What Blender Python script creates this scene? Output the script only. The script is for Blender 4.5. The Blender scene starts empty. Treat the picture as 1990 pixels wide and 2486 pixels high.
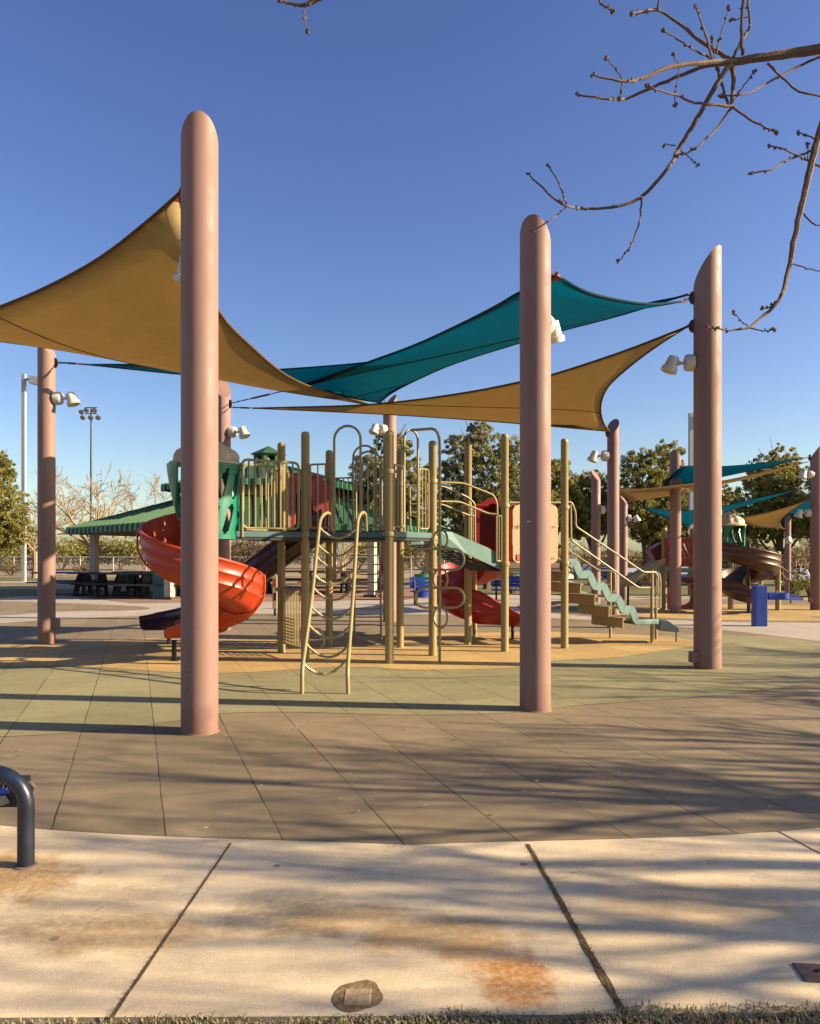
import bpy, math, random
import numpy as np
from mathutils import Vector, Matrix, noise
R_=math.radians
random.seed(7)
SC=bpy.context.scene
COL=SC.collection
# ------------------------------------------------------------ camera / light
F=1904.0; H=1345.0; CX=995.0; CY=1243.0; EYE=1.6
cam=bpy.data.cameras.new('camera'); co=bpy.data.objects.new('camera',cam); COL.objects.link(co)
co.location=(0,0,EYE); co.rotation_euler=(R_(90),0,0)
cam.sensor_fit='HORIZONTAL'; cam.sensor_width=36; cam.lens=36*F/1990
cam.shift_x=0; cam.shift_y=(H-CY)/1990; cam.clip_start=0.1; cam.clip_end=3000
SC.camera=co
SC.render.resolution_x=820; SC.render.resolution_y=1024
SC.view_settings.view_transform='Standard'; SC.view_settings.look='None'
SC.view_settings.exposure=1.45; SC.view_settings.gamma=1
ELEV=22.5
SUNDIR=Vector((1,-0.125,0)).normalized()*math.cos(R_(ELEV)); SUNDIR.z=math.sin(R_(ELEV))
w=bpy.data.worlds.new('World'); SC.world=w; w.use_nodes=True
nt=w.node_tree; nt.nodes.clear()
sky=nt.nodes.new('ShaderNodeTexSky'); sky.sky_type='NISHITA'; sky.sun_disc=False
sky.sun_elevation=R_(ELEV); sky.sun_rotation=math.atan2(SUNDIR.x,SUNDIR.y)
sky.altitude=0; sky.air_density=1.0; sky.dust_density=1.0; sky.ozone_density=1.7
bg=nt.nodes.new('ShaderNodeBackground'); bg.inputs[1].default_value=0.054
wo=nt.nodes.new('ShaderNodeOutputWorld')
hs=nt.nodes.new('ShaderNodeHueSaturation'); hs.inputs['Saturation'].default_value=1.14; hs.inputs['Hue'].default_value=0.518; nt.links.new(sky.outputs[0],hs.inputs['Color']); gm=nt.nodes.new('ShaderNodeGamma'); gm.inputs[1].default_value=1.15; nt.links.new(hs.outputs[0],gm.inputs[0]); nt.links.new(gm.outputs[0],bg.inputs[0]); nt.links.new(bg.outputs[0],wo.inputs[0])
sl=bpy.data.lights.new('sun','SUN'); sl.energy=5.0; sl.angle=R_(0.55); sl.color=(1.0,0.80,0.54)
so=bpy.data.objects.new('sun',sl); COL.objects.link(so)
so.rotation_euler=SUNDIR.to_track_quat('Z','Y').to_euler(); so.location=(20,0,20)

# ------------------------------------------------------------ coordinate helpers
def gY(y): return F*EYE/(y-H)
def P(x,y,Y): return Vector(((x-CX)/F*Y, Y, EYE-(y-H)/F*Y))
def G(x,y,z=0): Y=gY(y); return Vector(((x-CX)/F*Y,Y,z))
def XX(x,Y): return (x-CX)/F*Y
def ZZ(y,Y): return EYE-(y-H)/F*Y
def lerp(a,b,t): return a+(b-a)*t

# ------------------------------------------------------------ materials
K=0.65   # albedo scale that goes with the exposure
def _n(t,typ,**k):
    n=t.nodes.new(typ)
    for a,b in k.items(): setattr(n,a,b)
    return n
def mat(name,col,rough=0.6,var=0.12,scale=6,bump=0.0,bscale=60,col2=None,spec=0.4,transl=0,metal=0,coat=0,streak=False,scuff=0.35,base=False):
    m=bpy.data.materials.new(name); m.use_nodes=True; t=m.node_tree; L=t.links
    b=t.nodes['Principled BSDF']; out=t.nodes['Material Output']
    tc=_n(t,'ShaderNodeTexCoord'); nz=_n(t,'ShaderNodeTexNoise'); nz.inputs['Scale'].default_value=scale
    nz.inputs['Detail'].default_value=6; nz.inputs['Roughness'].default_value=0.65
    if streak:
        mp=_n(t,'ShaderNodeMapping'); mp.inputs['Scale'].default_value=(1,1,0.12); L.new(tc.outputs['Object'],mp.inputs[0]); L.new(mp.outputs[0],nz.inputs['Vector'])
    else: L.new(tc.outputs['Object'],nz.inputs['Vector'])
    cr=_n(t,'ShaderNodeValToRGB'); cr.color_ramp.elements[0].position=0.3; cr.color_ramp.elements[1].position=0.7
    col=tuple(x*K for x in col); col2=None if col2 is None else tuple(x*K for x in col2)
    c=np.array(col); a=np.clip(c*(1-var),0,1); d=np.clip(c*(1+var),0,1) if col2 is None else np.array(col2)
    cr.color_ramp.elements[0].color=(*a,1); cr.color_ramp.elements[1].color=(*d,1)
    L.new(nz.outputs[0],cr.inputs[0]); bc=cr.outputs[0]
    def _mx(fac,a_,c_):
        q=_n(t,'ShaderNodeMix',data_type='RGBA'); L.new(fac,q.inputs[0]); L.new(a_,q.inputs[6]); q.inputs[7].default_value=(*[float(min(1,x)) for x in c_],1); return q.outputs[2]
    if scuff>0:
        for sc_,lo,hi,mul,add in ((11,.60,.70,.55,0),(38,.66,.72,1.0,.16),(2.3,.50,.75,.86,.03)):
            n4=_n(t,'ShaderNodeTexNoise'); n4.inputs['Scale'].default_value=sc_; n4.inputs['Detail'].default_value=8; n4.inputs['Roughness'].default_value=.7
            m4=_n(t,'ShaderNodeMapping'); m4.inputs['Location'].default_value=(sc_,3,7); L.new(tc.outputs['Object'],m4.inputs[0]); L.new(m4.outputs[0],n4.inputs['Vector'])
            r4=_n(t,'ShaderNodeMapRange'); r4.inputs[1].default_value=lo; r4.inputs[2].default_value=hi; r4.inputs[4].default_value=scuff; L.new(n4.outputs[0],r4.inputs[0])
            bc=_mx(r4.outputs[0],bc,c*mul+add)
        rr_=_n(t,'ShaderNodeMapRange'); rr_.inputs[1].default_value=.35; rr_.inputs[2].default_value=.7; rr_.inputs[3].default_value=max(.05,rough-.10); rr_.inputs[4].default_value=min(1,rough+.16); L.new(n4.outputs[0],rr_.inputs[0]); L.new(rr_.outputs[0],b.inputs['Roughness'])
    if base:
        sx_=_n(t,'ShaderNodeSeparateXYZ'); L.new(tc.outputs['Object'],sx_.inputs[0])
        n5=_n(t,'ShaderNodeTexNoise'); n5.inputs['Scale'].default_value=7; n5.inputs['Detail'].default_value=7; L.new(tc.outputs['Object'],n5.inputs['Vector'])
        ad=_n(t,'ShaderNodeMath',operation='MULTIPLY_ADD'); ad.inputs[1].default_value=.55; L.new(n5.outputs[0],ad.inputs[0]); L.new(sx_.outputs[2],ad.inputs[2])
        r5=_n(t,'ShaderNodeMapRange'); r5.inputs[1].default_value=.30; r5.inputs[2].default_value=.60; r5.inputs[3].default_value=.6; r5.inputs[4].default_value=0; L.new(ad.outputs[0],r5.inputs[0])
        bc=_mx(r5.outputs[0],bc,c*np.array([.80,.62,.55]))
    L.new(bc,b.inputs['Base Color'])
    b.inputs['Roughness'].default_value=rough; b.inputs['Specular IOR Level'].default_value=spec; b.inputs['Metallic'].default_value=metal
    b.inputs['Coat Weight'].default_value=coat
    if bump>0:
        n2=_n(t,'ShaderNodeTexNoise'); n2.inputs['Scale'].default_value=bscale; n2.inputs['Detail'].default_value=5
        L.new(tc.outputs['Object'],n2.inputs['Vector'])
        bp=_n(t,'ShaderNodeBump'); bp.inputs['Strength'].default_value=bump; bp.inputs['Distance'].default_value=0.01
        L.new(n2.outputs[0],bp.inputs['Height']); L.new(bp.outputs[0],b.inputs['Normal'])
    if transl>0:
        tr=_n(t,'ShaderNodeBsdfTranslucent'); mx=_n(t,'ShaderNodeMixShader'); mx.inputs[0].default_value=transl
        L.new(bc,tr.inputs[0]); L.new(b.outputs[0],mx.inputs[1]); L.new(tr.outputs[0],mx.inputs[2]); L.new(mx.outputs[0],out.inputs[0])
    m['b']=1
    return m
M={}
M['pole']=mat('pink_paint',(0.335,0.200,0.165),0.62,0.09,3,0.06,25,spec=0.35,streak=True,scuff=0.22,base=True)
M['tan']=mat('tan_powder_coat',(0.38,0.305,0.135),0.42,0.08,9,0.03,50,spec=0.45)
M['tan_rail']=mat('pale_tan_tube',(0.44,0.355,0.19),0.42,0.08,12,spec=0.45)
M['orange']=mat('orange_plastic',(0.55,0.052,0.013),0.42,0.08,4,0.03,30,spec=0.5)
M['red']=mat('red_plastic',(0.42,0.018,0.015),0.35,0.12,4,0.03,30,spec=0.5)
M['fadedred']=mat('faded_red_plastic',(0.50,0.085,0.075),0.45,0.12,4,spec=0.4)
M['purple']=mat('dark_purple_plastic',(0.050,0.020,0.055),0.28,0.2,5,spec=0.5)
M['green']=mat('green_plastic',(0.012,0.22,0.13),0.35,0.12,4,spec=0.5)
M['teal']=mat('teal_plastic',(0.19,0.34,0.31),0.5,0.1,6,0.03,40)
M['brown']=mat('brown_plastic',(0.085,0.036,0.018),0.42,0.15,4,spec=0.5)
M['maroon']=mat('maroon_plastic',(0.16,0.02,0.035),0.4,0.12,4)
M['beige']=mat('beige_plastic',(0.62,0.44,0.24),0.5,0.06,5)
M['dome']=mat('beige_dome_plastic',(0.56,0.47,0.33),0.5,0.08,5)
M['deckedge']=mat('teal_edge_painted_shade',(0.07,0.15,0.16),0.5,0.1,6)  # deck teal with the shade on its edges darkened into the colour
M['deck']=mat('brown_coated_deck',(0.13,0.065,0.03),0.6,0.2,10)
M['black']=mat('black_coating',(0.012,0.012,0.014),0.5,0.3,20)
M['greyplastic']=mat('grey_slide_plastic',(0.50,0.46,0.34),0.4,0.08,5)
M['grout']=mat('mortar_ring',(0.30,0.20,0.14),0.9,0.3,20)
M['cream']=mat('cream_metal',(0.78,0.72,0.60),0.4,0.05,20)
M['white']=mat('white_painted_steel',(0.50,0.51,0.53),0.5,0.06,4)
M['col']=mat('pale_concrete_column',(0.62,0.55,0.42),0.7,0.1,5,0.1,40)
M['sail_tan']=mat('tan_shade_cloth',(0.80,0.61,0.30),0.9,0.06,5,0.05,220,transl=0.52,spec=0.1)
M['hem_tan']=mat('brown_hem_webbing',(0.15,0.085,0.035),0.9,0.1,8,spec=0.1)
M['sail_teal']=mat('teal_shade_cloth',(0.004,0.47,0.66),0.9,0.06,5,0.05,220,transl=0.52,spec=0.1)
M['hem_teal']=mat('navy_hem_webbing',(0.01,0.045,0.07),0.9,0.1,8,spec=0.1)
M['rust']=mat('red_oxide_steel',(0.22,0.035,0.02),0.6,0.2,20)
M['lug']=mat('dark_plum_steel',(0.10,0.045,0.05),0.55,0.3,20)
M['steel']=mat('galvanised_steel',(0.35,0.35,0.36),0.35,0.1,20,metal=0.7)
M['dsteel']=mat('dark_steel',(0.05,0.05,0.06),0.45,0.2,20)
M['roofg']=mat('green_metal_roof',(0.05,0.145,0.058),0.5,0.06,3,spec=0.3)
M['fasciag']=mat('dark_green_fascia',(0.03,0.16,0.08),0.45,0.1,4)
M['soffit']=mat('tan_soffit',(0.35,0.27,0.15),0.7,0.1,4)
M['bluep']=mat('blue_paint',(0.02,0.07,0.42),0.42,0.1,6,spec=0.4)
M['bin']=mat('dark_teal_bin',(0.015,0.12,0.13),0.45,0.12,6)
M['barkp']=mat('pale_bark',(0.17,0.11,0.07),0.85,0.3,14,0.4,50)
M['bark']=mat('brown_bark',(0.16,0.10,0.065),0.85,0.35,18,0.4,60)
M['bud']=mat('dark_bud',(0.07,0.04,0.025),0.8,0.3,30)
M['leaf']=mat('olive_leaf',(0.15,0.17,0.035),0.6,0.5,2.2,col2=(0.62,0.56,0.15),transl=0.35,spec=0.35,scuff=0)
M['leaf2']=mat('grey_green_leaf',(0.16,0.175,0.06),0.6,0.5,2.2,col2=(0.66,0.60,0.24),transl=0.35,spec=0.35,scuff=0)
M['drybush']=mat('dry_golden_leaf',(0.20,0.14,0.05),0.8,0.4,3,col2=(0.38,0.28,0.11),transl=0.2,scuff=0)
M['tw']=mat('dry_twig',(0.42,0.30,0.17),0.85,0.25,9,scuff=0)
M['brownwood']=mat('brown_coated_table',(0.17,0.07,0.04),0.5,0.2,8)
M['navyrack']=mat('navy_powder_coat',(0.012,0.022,0.045),0.4,0.3,12,0.05,30,spec=0.5)
M['glass']=mat('car_glass',(0.03,0.04,0.06),0.1,0.1,2,spec=0.8,scuff=0)
M['carw']=mat('white_car_paint',(0.7,0.7,0.7),0.25,0.02,2,coat=0.6,scuff=0)
M['cars']=mat('silver_car_paint',(0.35,0.38,0.43),0.25,0.02,2,coat=0.6,scuff=0)
M['card']=mat('dark_blue_car_paint',(0.03,0.05,0.12),0.25,0.02,2,coat=0.6,scuff=0)
M['carr']=mat('red_car_paint',(0.35,0.03,0.02),0.25,0.02,2,coat=0.6,scuff=0)
M['rubber']=mat('tyre_rubber',(0.02,0.02,0.02),0.8,0.1,20)
M['ink']=mat('brown_ink',(0.09,0.05,0.03),0.7,0.1,8)
M['inkred']=mat('red_print',(0.65,0.08,0.06),0.6,0.1,8)
M['inkblue']=mat('blue_paint_marker',(0.05,0.10,0.65),0.6,0.1,8)
M['inkwhite']=mat('pale_blue_marker',(0.45,0.65,0.9),0.6,0.1,8)
M['strap']=mat('grey_plate',(0.32,0.30,0.27),0.5,0.1,8)

# ------------------------------------------------------------ mesh builder
class MB:
    def __init__(s): s.v=[]; s.f=[]; s.sm=[]
    def add(s,vs,fs,smooth=False):
        o=len(s.v); s.v+= [tuple(v) for v in vs]; s.f+=[tuple(i+o for i in f) for f in fs]; s.sm+=[smooth]*len(fs); return s
    def box(s,c,sz,rz=0,M3=None,bev=0):
        hx,hy,hz=sz[0]/2,sz[1]/2,sz[2]/2
        vs=[Vector((x,y,z)) for x in(-hx,hx) for y in(-hy,hy) for z in(-hz,hz)]
        m=M3 if M3 is not None else Matrix.Rotation(rz,3,'Z')
        vs=[m@v+Vector(c) for v in vs]
        return s.add(vs,[(0,1,3,2),(4,6,7,5),(0,4,5,1),(2,3,7,6),(0,2,6,4),(1,5,7,3)])
    def tube(s,pts,r,n=8,closed=False,caps=True,smooth=True):
        pts=[Vector(p) for p in pts]; N=len(pts)
        rs=r if isinstance(r,(list,tuple)) else [r]*N
        T=[]
        for i in range(N):
            if closed: d=pts[(i+1)%N]-pts[i-1]
            else: d=pts[min(i+1,N-1)]-pts[max(i-1,0)]
            if d.length<1e-9: d=Vector((0,0,1))
            T.append(d.normalized())
        up=Vector((0,0,1)) if abs(T[0].z)<0.9 else Vector((0,1,0))
        u=T[0].cross(up).normalized(); vs=[]
        for i in range(N):
            u=(u-T[i]*u.dot(T[i]))
            if u.length<1e-6: u=T[i].orthogonal()
            u.normalize(); v=T[i].cross(u)
            for k in range(n):
                a=2*math.pi*k/n; vs.append(pts[i]+(u*math.cos(a)+v*math.sin(a))*rs[i])
        fs=[]
        for i in range(N if closed else N-1):
            j=(i+1)%N
            for k in range(n): fs.append((i*n+k,i*n+(k+1)%n,j*n+(k+1)%n,j*n+k))
        s.add(vs,fs,smooth)
        if caps and not closed:
            s.add(vs[:n],[tuple(range(n))[::-1]]); s.add(vs[-n:],[tuple(range(n))])
        return s
    def lathe(s,c,prof,n=20,axis=(0,0,1),smooth=True,flute=None,ang=None):
        ax=Vector(axis).normalized(); u=ax.orthogonal().normalized() if abs(ax.z)<0.99 else Vector((1,0,0)); v=ax.cross(u); c=Vector(c)
        vs=[]
        for r,z in prof:
            for k in range(n):
                a=2*math.pi*k/n; rr=r*(1+(flute(k,n,z) if flute else 0))
                vs.append(c+ax*z+(u*math.cos(a)+v*math.sin(a))*rr)
        fs=[]
        for i in range(len(prof)-1):
            for k in range(n): fs.append((i*n+k,i*n+(k+1)%n,(i+1)*n+(k+1)%n,(i+1)*n+k))
        s.add(vs,fs,smooth)
        s.add(vs[:n],[tuple(range(n))[::-1]]); s.add(vs[-n:],[tuple(range(n))])
        return s
    def prism(s,poly,d):   # poly: list of 3D points (planar), extruded by vector d
        n=len(poly); a=[Vector(p) for p in poly]; d=Vector(d); b=[p+d for p in a]
        return s.add(a+b,[tuple(range(n))[::-1],tuple(range(n,2*n))]+[(i,(i+1)%n,n+(i+1)%n,n+i) for i in range(n)])
    def sphere(s,c,r,n=8,sq=(1,1,1)):
        vs=[];fs=[];m=max(4,n//2+1)
        for i in range(m+1):
            t=math.pi*i/m
            for k in range(n):
                a=2*math.pi*k/n; vs.append(Vector(c)+Vector((math.sin(t)*math.cos(a)*sq[0],math.sin(t)*math.sin(a)*sq[1],math.cos(t)*sq[2]))*r)
        for i in range(m):
            for k in range(n): fs.append((i*n+k,(i+1)*n+k,(i+1)*n+(k+1)%n,i*n+(k+1)%n))
        return s.add(vs,fs,True)
    def disc_between(s,a,b): pass
ORG={}
def org(o):
    while o is not None:
        if o.name in ORG: return ORG[o.name]
        o=o.parent
    return Vector((0,0,0))
def build(name,mb,material,parent=None,bevel=0,recalc=True):
    me=bpy.data.meshes.new(name); o_=org(parent) if parent else Vector((0,0,0))
    me.from_pydata([(v[0]-o_.x,v[1]-o_.y,v[2]-o_.z) for v in mb.v],[],mb.f)
    me.polygons.foreach_set('use_smooth',mb.sm)
    me.materials.append(material); me.update()
    if recalc:
        import bmesh
        bm=bmesh.new(); bm.from_mesh(me)
        bmesh.ops.remove_doubles(bm,verts=bm.verts,dist=1e-5) if len(bm.verts)<60000 else None
        bmesh.ops.recalc_face_normals(bm,faces=bm.faces); bm.to_mesh(me); bm.free()
    if any(mb.sm):
        try: me.set_sharp_from_angle(angle=R_(40))
        except Exception: pass
    o=bpy.data.objects.new(name,me); COL.objects.link(o)
    if parent: o.parent=parent
    if bevel:
        bv=o.modifiers.new('bevel','BEVEL'); bv.width=bevel; bv.segments=2; bv.limit_method='ANGLE'
    return o
def tag(o,label=None,cat=None,group=None,kind=None):
    if label: o['label']=label
    if cat: o['category']=cat
    if group: o['group']=group
    if kind: o['kind']=kind
    return o
def thing(name,label,cat,loc,group=None):
    o=bpy.data.objects.new(name,None); COL.objects.link(o); o.location=loc; o.empty_display_size=0.2
    ORG[o.name]=Vector(loc); return tag(o,label,cat,group)
def copy_tree(o,parent=None):
    c=o.copy(); COL.objects.link(c)
    if parent: c.parent=parent
    for ch in [x for x in o.children]: copy_tree(ch,c)
    return c
def arc(c,r,a0,a1,n,u,v):
    c=Vector(c);u=Vector(u);v=Vector(v)
    return [c+u*(r*math.cos(lerp(a0,a1,i/n)))+v*(r*math.sin(lerp(a0,a1,i/n))) for i in range(n+1)]
def smooth_path(pts,n=6):
    pts=[Vector(p) for p in pts]; q=[pts[0]*2-pts[1]]+pts+[pts[-1]*2-pts[-2]]; out=[]
    for i in range(1,len(q)-2):
        for k in range(n):
            t=k/n; a,b,c,d=q[i-1],q[i],q[i+1],q[i+2]
            out.append(0.5*((2*b)+(c-a)*t+(2*a-5*b+4*c-d)*t*t+(3*b-a-3*c+d)*t**3))
    out.append(pts[-1]); return out
def fillet(pts,r,n=5):
    pts=[Vector(p) for p in pts]; out=[pts[0]]
    for i in range(1,len(pts)-1):
        a,b,c=pts[i-1],pts[i],pts[i+1]; d1=(a-b); d2=(c-b); k=min(r,d1.length*.45,d2.length*.45)
        p0=b+d1.normalized()*k; p1=b+d2.normalized()*k
        for j in range(n+1):
            t=j/n; out.append(p0*(1-t)**2+b*2*t*(1-t)+p1*t*t)
    out.append(pts[-1]); return out

# ------------------------------------------------------------ ground materials
def ground_mat(name,base,var,seams=True,stains=(),spots=True,fine=40,bump=0.25,rough=0.85,green=None):
    m=bpy.data.materials.new(name); m.use_nodes=True; t=m.node_tree; L=t.links
    b=t.nodes['Principled BSDF']; b.inputs['Roughness'].default_value=rough; b.inputs['Specular IOR Level'].default_value=0.25
    tc=_n(t,'ShaderNodeTexCoord')
    def noise_(sc,det=6,ro=0.6,vec=None):
        n=_n(t,'ShaderNodeTexNoise'); n.inputs['Scale'].default_value=sc; n.inputs['Detail'].default_value=det; n.inputs['Roughness'].default_value=ro
        L.new(vec or tc.outputs['Object'],n.inputs['Vector']); return n.outputs[0]
    def math_(op,a,b_=None,c=None):
        n=_n(t,'ShaderNodeMath',operation=op)
        for i,x in enumerate((a,b_,c)):
            if x is None: continue
            if isinstance(x,(int,float)): n.inputs[i].default_value=x
            else: L.new(x,n.inputs[i])
        return n.outputs[0]
    def ramp(x,p0,p1,c0=0,c1=1):
        n=_n(t,'ShaderNodeMapRange'); n.clamp=True
        n.inputs[1].default_value=p0; n.inputs[2].default_value=p1; n.inputs[3].default_value=c0; n.inputs[4].default_value=c1
        L.new(x,n.inputs[0]); return n.outputs[0]
    def mix(fac,a,b_,mode='MIX'):
        n=_n(t,'ShaderNodeMix',data_type='RGBA',blend_type=mode)
        if isinstance(fac,(int,float)): n.inputs[0].default_value=fac
        else: L.new(fac,n.inputs[0])
        for i,x in ((6,a),(7,b_)):
            if isinstance(x,tuple): n.inputs[i].default_value=(*x,1)
            else: L.new(x,n.inputs[i])
        return n.outputs[2]
    base=tuple(x*K for x in base); c=np.array(base); stains=[(a_,b__,c_,d_,tuple(x*K for x in e_),f_) for (a_,b__,c_,d_,e_,f_) in stains]
    big=ramp(noise_(0.7,5,0.6),0.3,0.7)
    col=mix(big,tuple(c*(1-var)),tuple(c*(1+var)))
    mid=ramp(noise_(6,8,0.7),0.3,0.72,0.86,1.1)
    cb=_n(t,'ShaderNodeCombineColor'); [L.new(mid,cb.inputs[i]) for i in range(3)]
    col=mix(1.0,col,cb.outputs[0],'MULTIPLY')
    fn=ramp(noise_(fine*5,3,0.8),0.25,0.75,0.70,1.30)
    cb=_n(t,'ShaderNodeCombineColor'); [L.new(fn,cb.inputs[i]) for i in range(3)]
    col=mix(1.0,col,cb.outputs[0],'MULTIPLY')
    sep=_n(t,'ShaderNodeSeparateXYZ'); L.new(tc.outputs['Object'],sep.inputs[0]); X,Yc=sep.outputs[0],sep.outputs[1]
    for (sx,sy,rx,ry,scol,st) in stains:
        dx=math_('DIVIDE',math_('SUBTRACT',X,sx),rx); dy=math_('DIVIDE',math_('SUBTRACT',Yc,sy),ry)
        d=math_('SQRT',math_('ADD',math_('MULTIPLY',dx,dx),math_('MULTIPLY',dy,dy)))
        d=math_('ADD',d,math_('MULTIPLY',math_('SUBTRACT',noise_(5.5,9,0.75),0.5),2.1))
        col=mix(math_('MULTIPLY',ramp(d,0.5,1.0,st,0),ramp(noise_(30,6,0.75),.36,.56,.45,1.0)),col,scol)
    if spots:
        vo=_n(t,'ShaderNodeTexVoronoi'); vo.inputs['Scale'].default_value=2.3; L.new(tc.outputs['Object'],vo.inputs['Vector'])
        wn=math_('MULTIPLY',noise_(14,3),0.05)
        col=mix(ramp(math_('ADD',vo.outputs['Distance'],wn),0.060,0.080,0.75,0),col,tuple(c*0.28))
    if not seams and spots:
        mpb=_n(t,'ShaderNodeMapping'); mpb.inputs['Scale'].default_value=(3,160,1); mpb.inputs['Rotation'].default_value=(0,0,.05); L.new(tc.outputs['Object'],mpb.inputs[0])
        br=ramp(noise_(1.0,4,0.6,mpb.outputs[0]),.3,.7,.93,1.06); cb=_n(t,'ShaderNodeCombineColor'); [L.new(br,cb.inputs[i]) for i in range(3)]
        col=mix(1.0,col,cb.outputs[0],'MULTIPLY')
        vc=_n(t,'ShaderNodeTexVoronoi',feature='DISTANCE_TO_EDGE'); vc.inputs['Scale'].default_value=.9
        wv=_n(t,'ShaderNodeVectorMath',operation='ADD'); nv=_n(t,'ShaderNodeTexNoise'); nv.inputs['Scale'].default_value=2.5; nv.inputs['Detail'].default_value=7; L.new(tc.outputs['Object'],nv.inputs['Vector'])
        L.new(tc.outputs['Object'],wv.inputs[0]); L.new(nv.outputs['Color'],wv.inputs[1]); L.new(wv.outputs[0],vc.inputs['Vector'])
        col=mix(math_('MULTIPLY',ramp(vc.outputs[0],.0015,.005,1,0),ramp(noise_(1.1,3),.50,.58,0,.5)),col,tuple(c*.35))
    h=noise_(fine*3,4,0.7)
    if seams:
        s=math_('ADD',math_('MULTIPLY',X,0.944),math_('MULTIPLY',Yc,0.33))
        tt=math_('ADD',math_('MULTIPLY',X,-0.33),math_('MULTIPLY',Yc,0.944))
        wob=math_('MULTIPLY',math_('SUBTRACT',noise_(3.0,3),0.5),0.015)
        sn=math_('DIVIDE',math_('ADD',math_('SUBTRACT',s,0.157),wob),0.618)
        si=math_('FLOOR',sn); fr=math_('FRACT',sn)
        ed=math_('MULTIPLY',math_('MINIMUM',fr,math_('SUBTRACT',1.0,fr)),0.618)
        brk=ramp(noise_(1.5,4),0.35,0.6,0.35,1.0)
        line=math_('MULTIPLY',ramp(ed,0.003,0.0075,1,0),brk)
        wn=_n(t,'ShaderNodeTexWhiteNoise',noise_dimensions='1D'); L.new(si,wn.inputs['W'])
        tn=math_('ADD',math_('DIVIDE',math_('ADD',tt,wob),1.22),wn.outputs[0])
        ti=math_('FLOOR',tn); fr2=math_('FRACT',tn)
        ed2=math_('MULTIPLY',math_('MINIMUM',fr2,math_('SUBTRACT',1.0,fr2)),1.22)
        line2=math_('MULTIPLY',ramp(ed2,0.002,0.006,0.35,0),brk)
        w2=_n(t,'ShaderNodeTexWhiteNoise',noise_dimensions='2D'); cv=_n(t,'ShaderNodeCombineXYZ'); L.new(si,cv.inputs[0]); L.new(ti,cv.inputs[1]); L.new(cv.outputs[0],w2.inputs['Vector'])
        tv=ramp(w2.outputs[0],0,1,0.90,1.09)
        cb=_n(t,'ShaderNodeCombineColor'); [L.new(tv,cb.inputs[i]) for i in range(3)]
        col=mix(1.0,col,cb.outputs[0],'MULTIPLY')
        col=mix(math_('MULTIPLY',math_('MAXIMUM',line,line2),0.85),col,(0.02,0.014,0.01))
        h=math_('SUBTRACT',h,math_('MULTIPLY',line,2.0))
    L.new(col,b.inputs['Base Color'])
    bp=_n(t,'ShaderNodeBump'); bp.inputs['Strength'].default_value=bump; bp.inputs['Distance'].default_value=0.006
    L.new(h,bp.inputs['Height']); L.new(bp.outputs[0],b.inputs['Normal'])
    return m
GM_br=ground_mat('brown_rubber_tiles',(0.315,0.245,0.15),0.16)
GM_gr=ground_mat('green_rubber_tiles',(0.36,0.325,0.17),0.15)
GM_ye=ground_mat('ochre_rubber_tiles',(0.62,0.42,0.165),0.14)
rust=(0.50,0.22,0.05); ora=(0.62,0.38,0.15); drk=(0.30,0.21,0.12)
GM_cf=ground_mat('walkway_concrete',(0.57,0.49,0.40),0.10,seams=False,fine=30,bump=0.18)
GM_co=ground_mat('stained_concrete',(0.90,0.73,0.475),0.15,seams=False,fine=30,bump=0.18,
  stains=[(0.41,2.93,0.17,0.24,rust,0.95),(0.30,3.12,0.22,0.16,rust,0.6),(0.12,3.30,0.42,0.22,ora,0.85),(-0.30,3.42,0.36,0.20,ora,0.7),(-2.1,3.85,0.55,0.42,ora,1.0),(-1.25,3.30,0.55,0.22,ora,0.7),(-0.55,3.5,0.35,0.3,(0.40,0.29,0.14),0.6),(1.35,3.6,0.6,0.3,ora,0.45),(-1.5,3.55,0.5,0.4,drk,0.35),(0.9,3.3,0.4,0.3,(0.50,0.40,0.25),0.4),(0.7,4.0,0.8,0.16,drk,0.25)])
GM_dirt=ground_mat('dry_dirt',(0.44,0.33,0.195),0.16,seams=False,spots=False,fine=3,bump=0.4)
GM_lawn=ground_mat('thin_winter_lawn',(0.20,0.19,0.07),0.35,seams=False,spots=False,fine=10,bump=0.5)
GM_path=ground_mat('pinkish_slab',(0.40,0.25,0.18),0.08,seams=False,fine=20,bump=0.1)
GM_soil=ground_mat('dark_soil',(0.15,0.11,0.06),0.35,seams=False,spots=False,fine=20,bump=0.6)
GM_asph=ground_mat('asphalt',(0.10,0.10,0.105),0.1,seams=False,spots=False,fine=20,bump=0.2)

def sheet(name,pts,z,m,kind='structure',smooth=True):
    p=[Vector((a[0],a[1],z)) for a in pts]
    if smooth: p=smooth_path(p+[p[0]],8)[:-1]
    mb=MB(); mb.add(p,[tuple(range(len(p)))])
    o=build(name,mb,m,recalc=False)
    if o.data.polygons[0].normal.z<0: o.data.flip_normals()
    return tag(o,kind=kind)
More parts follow.
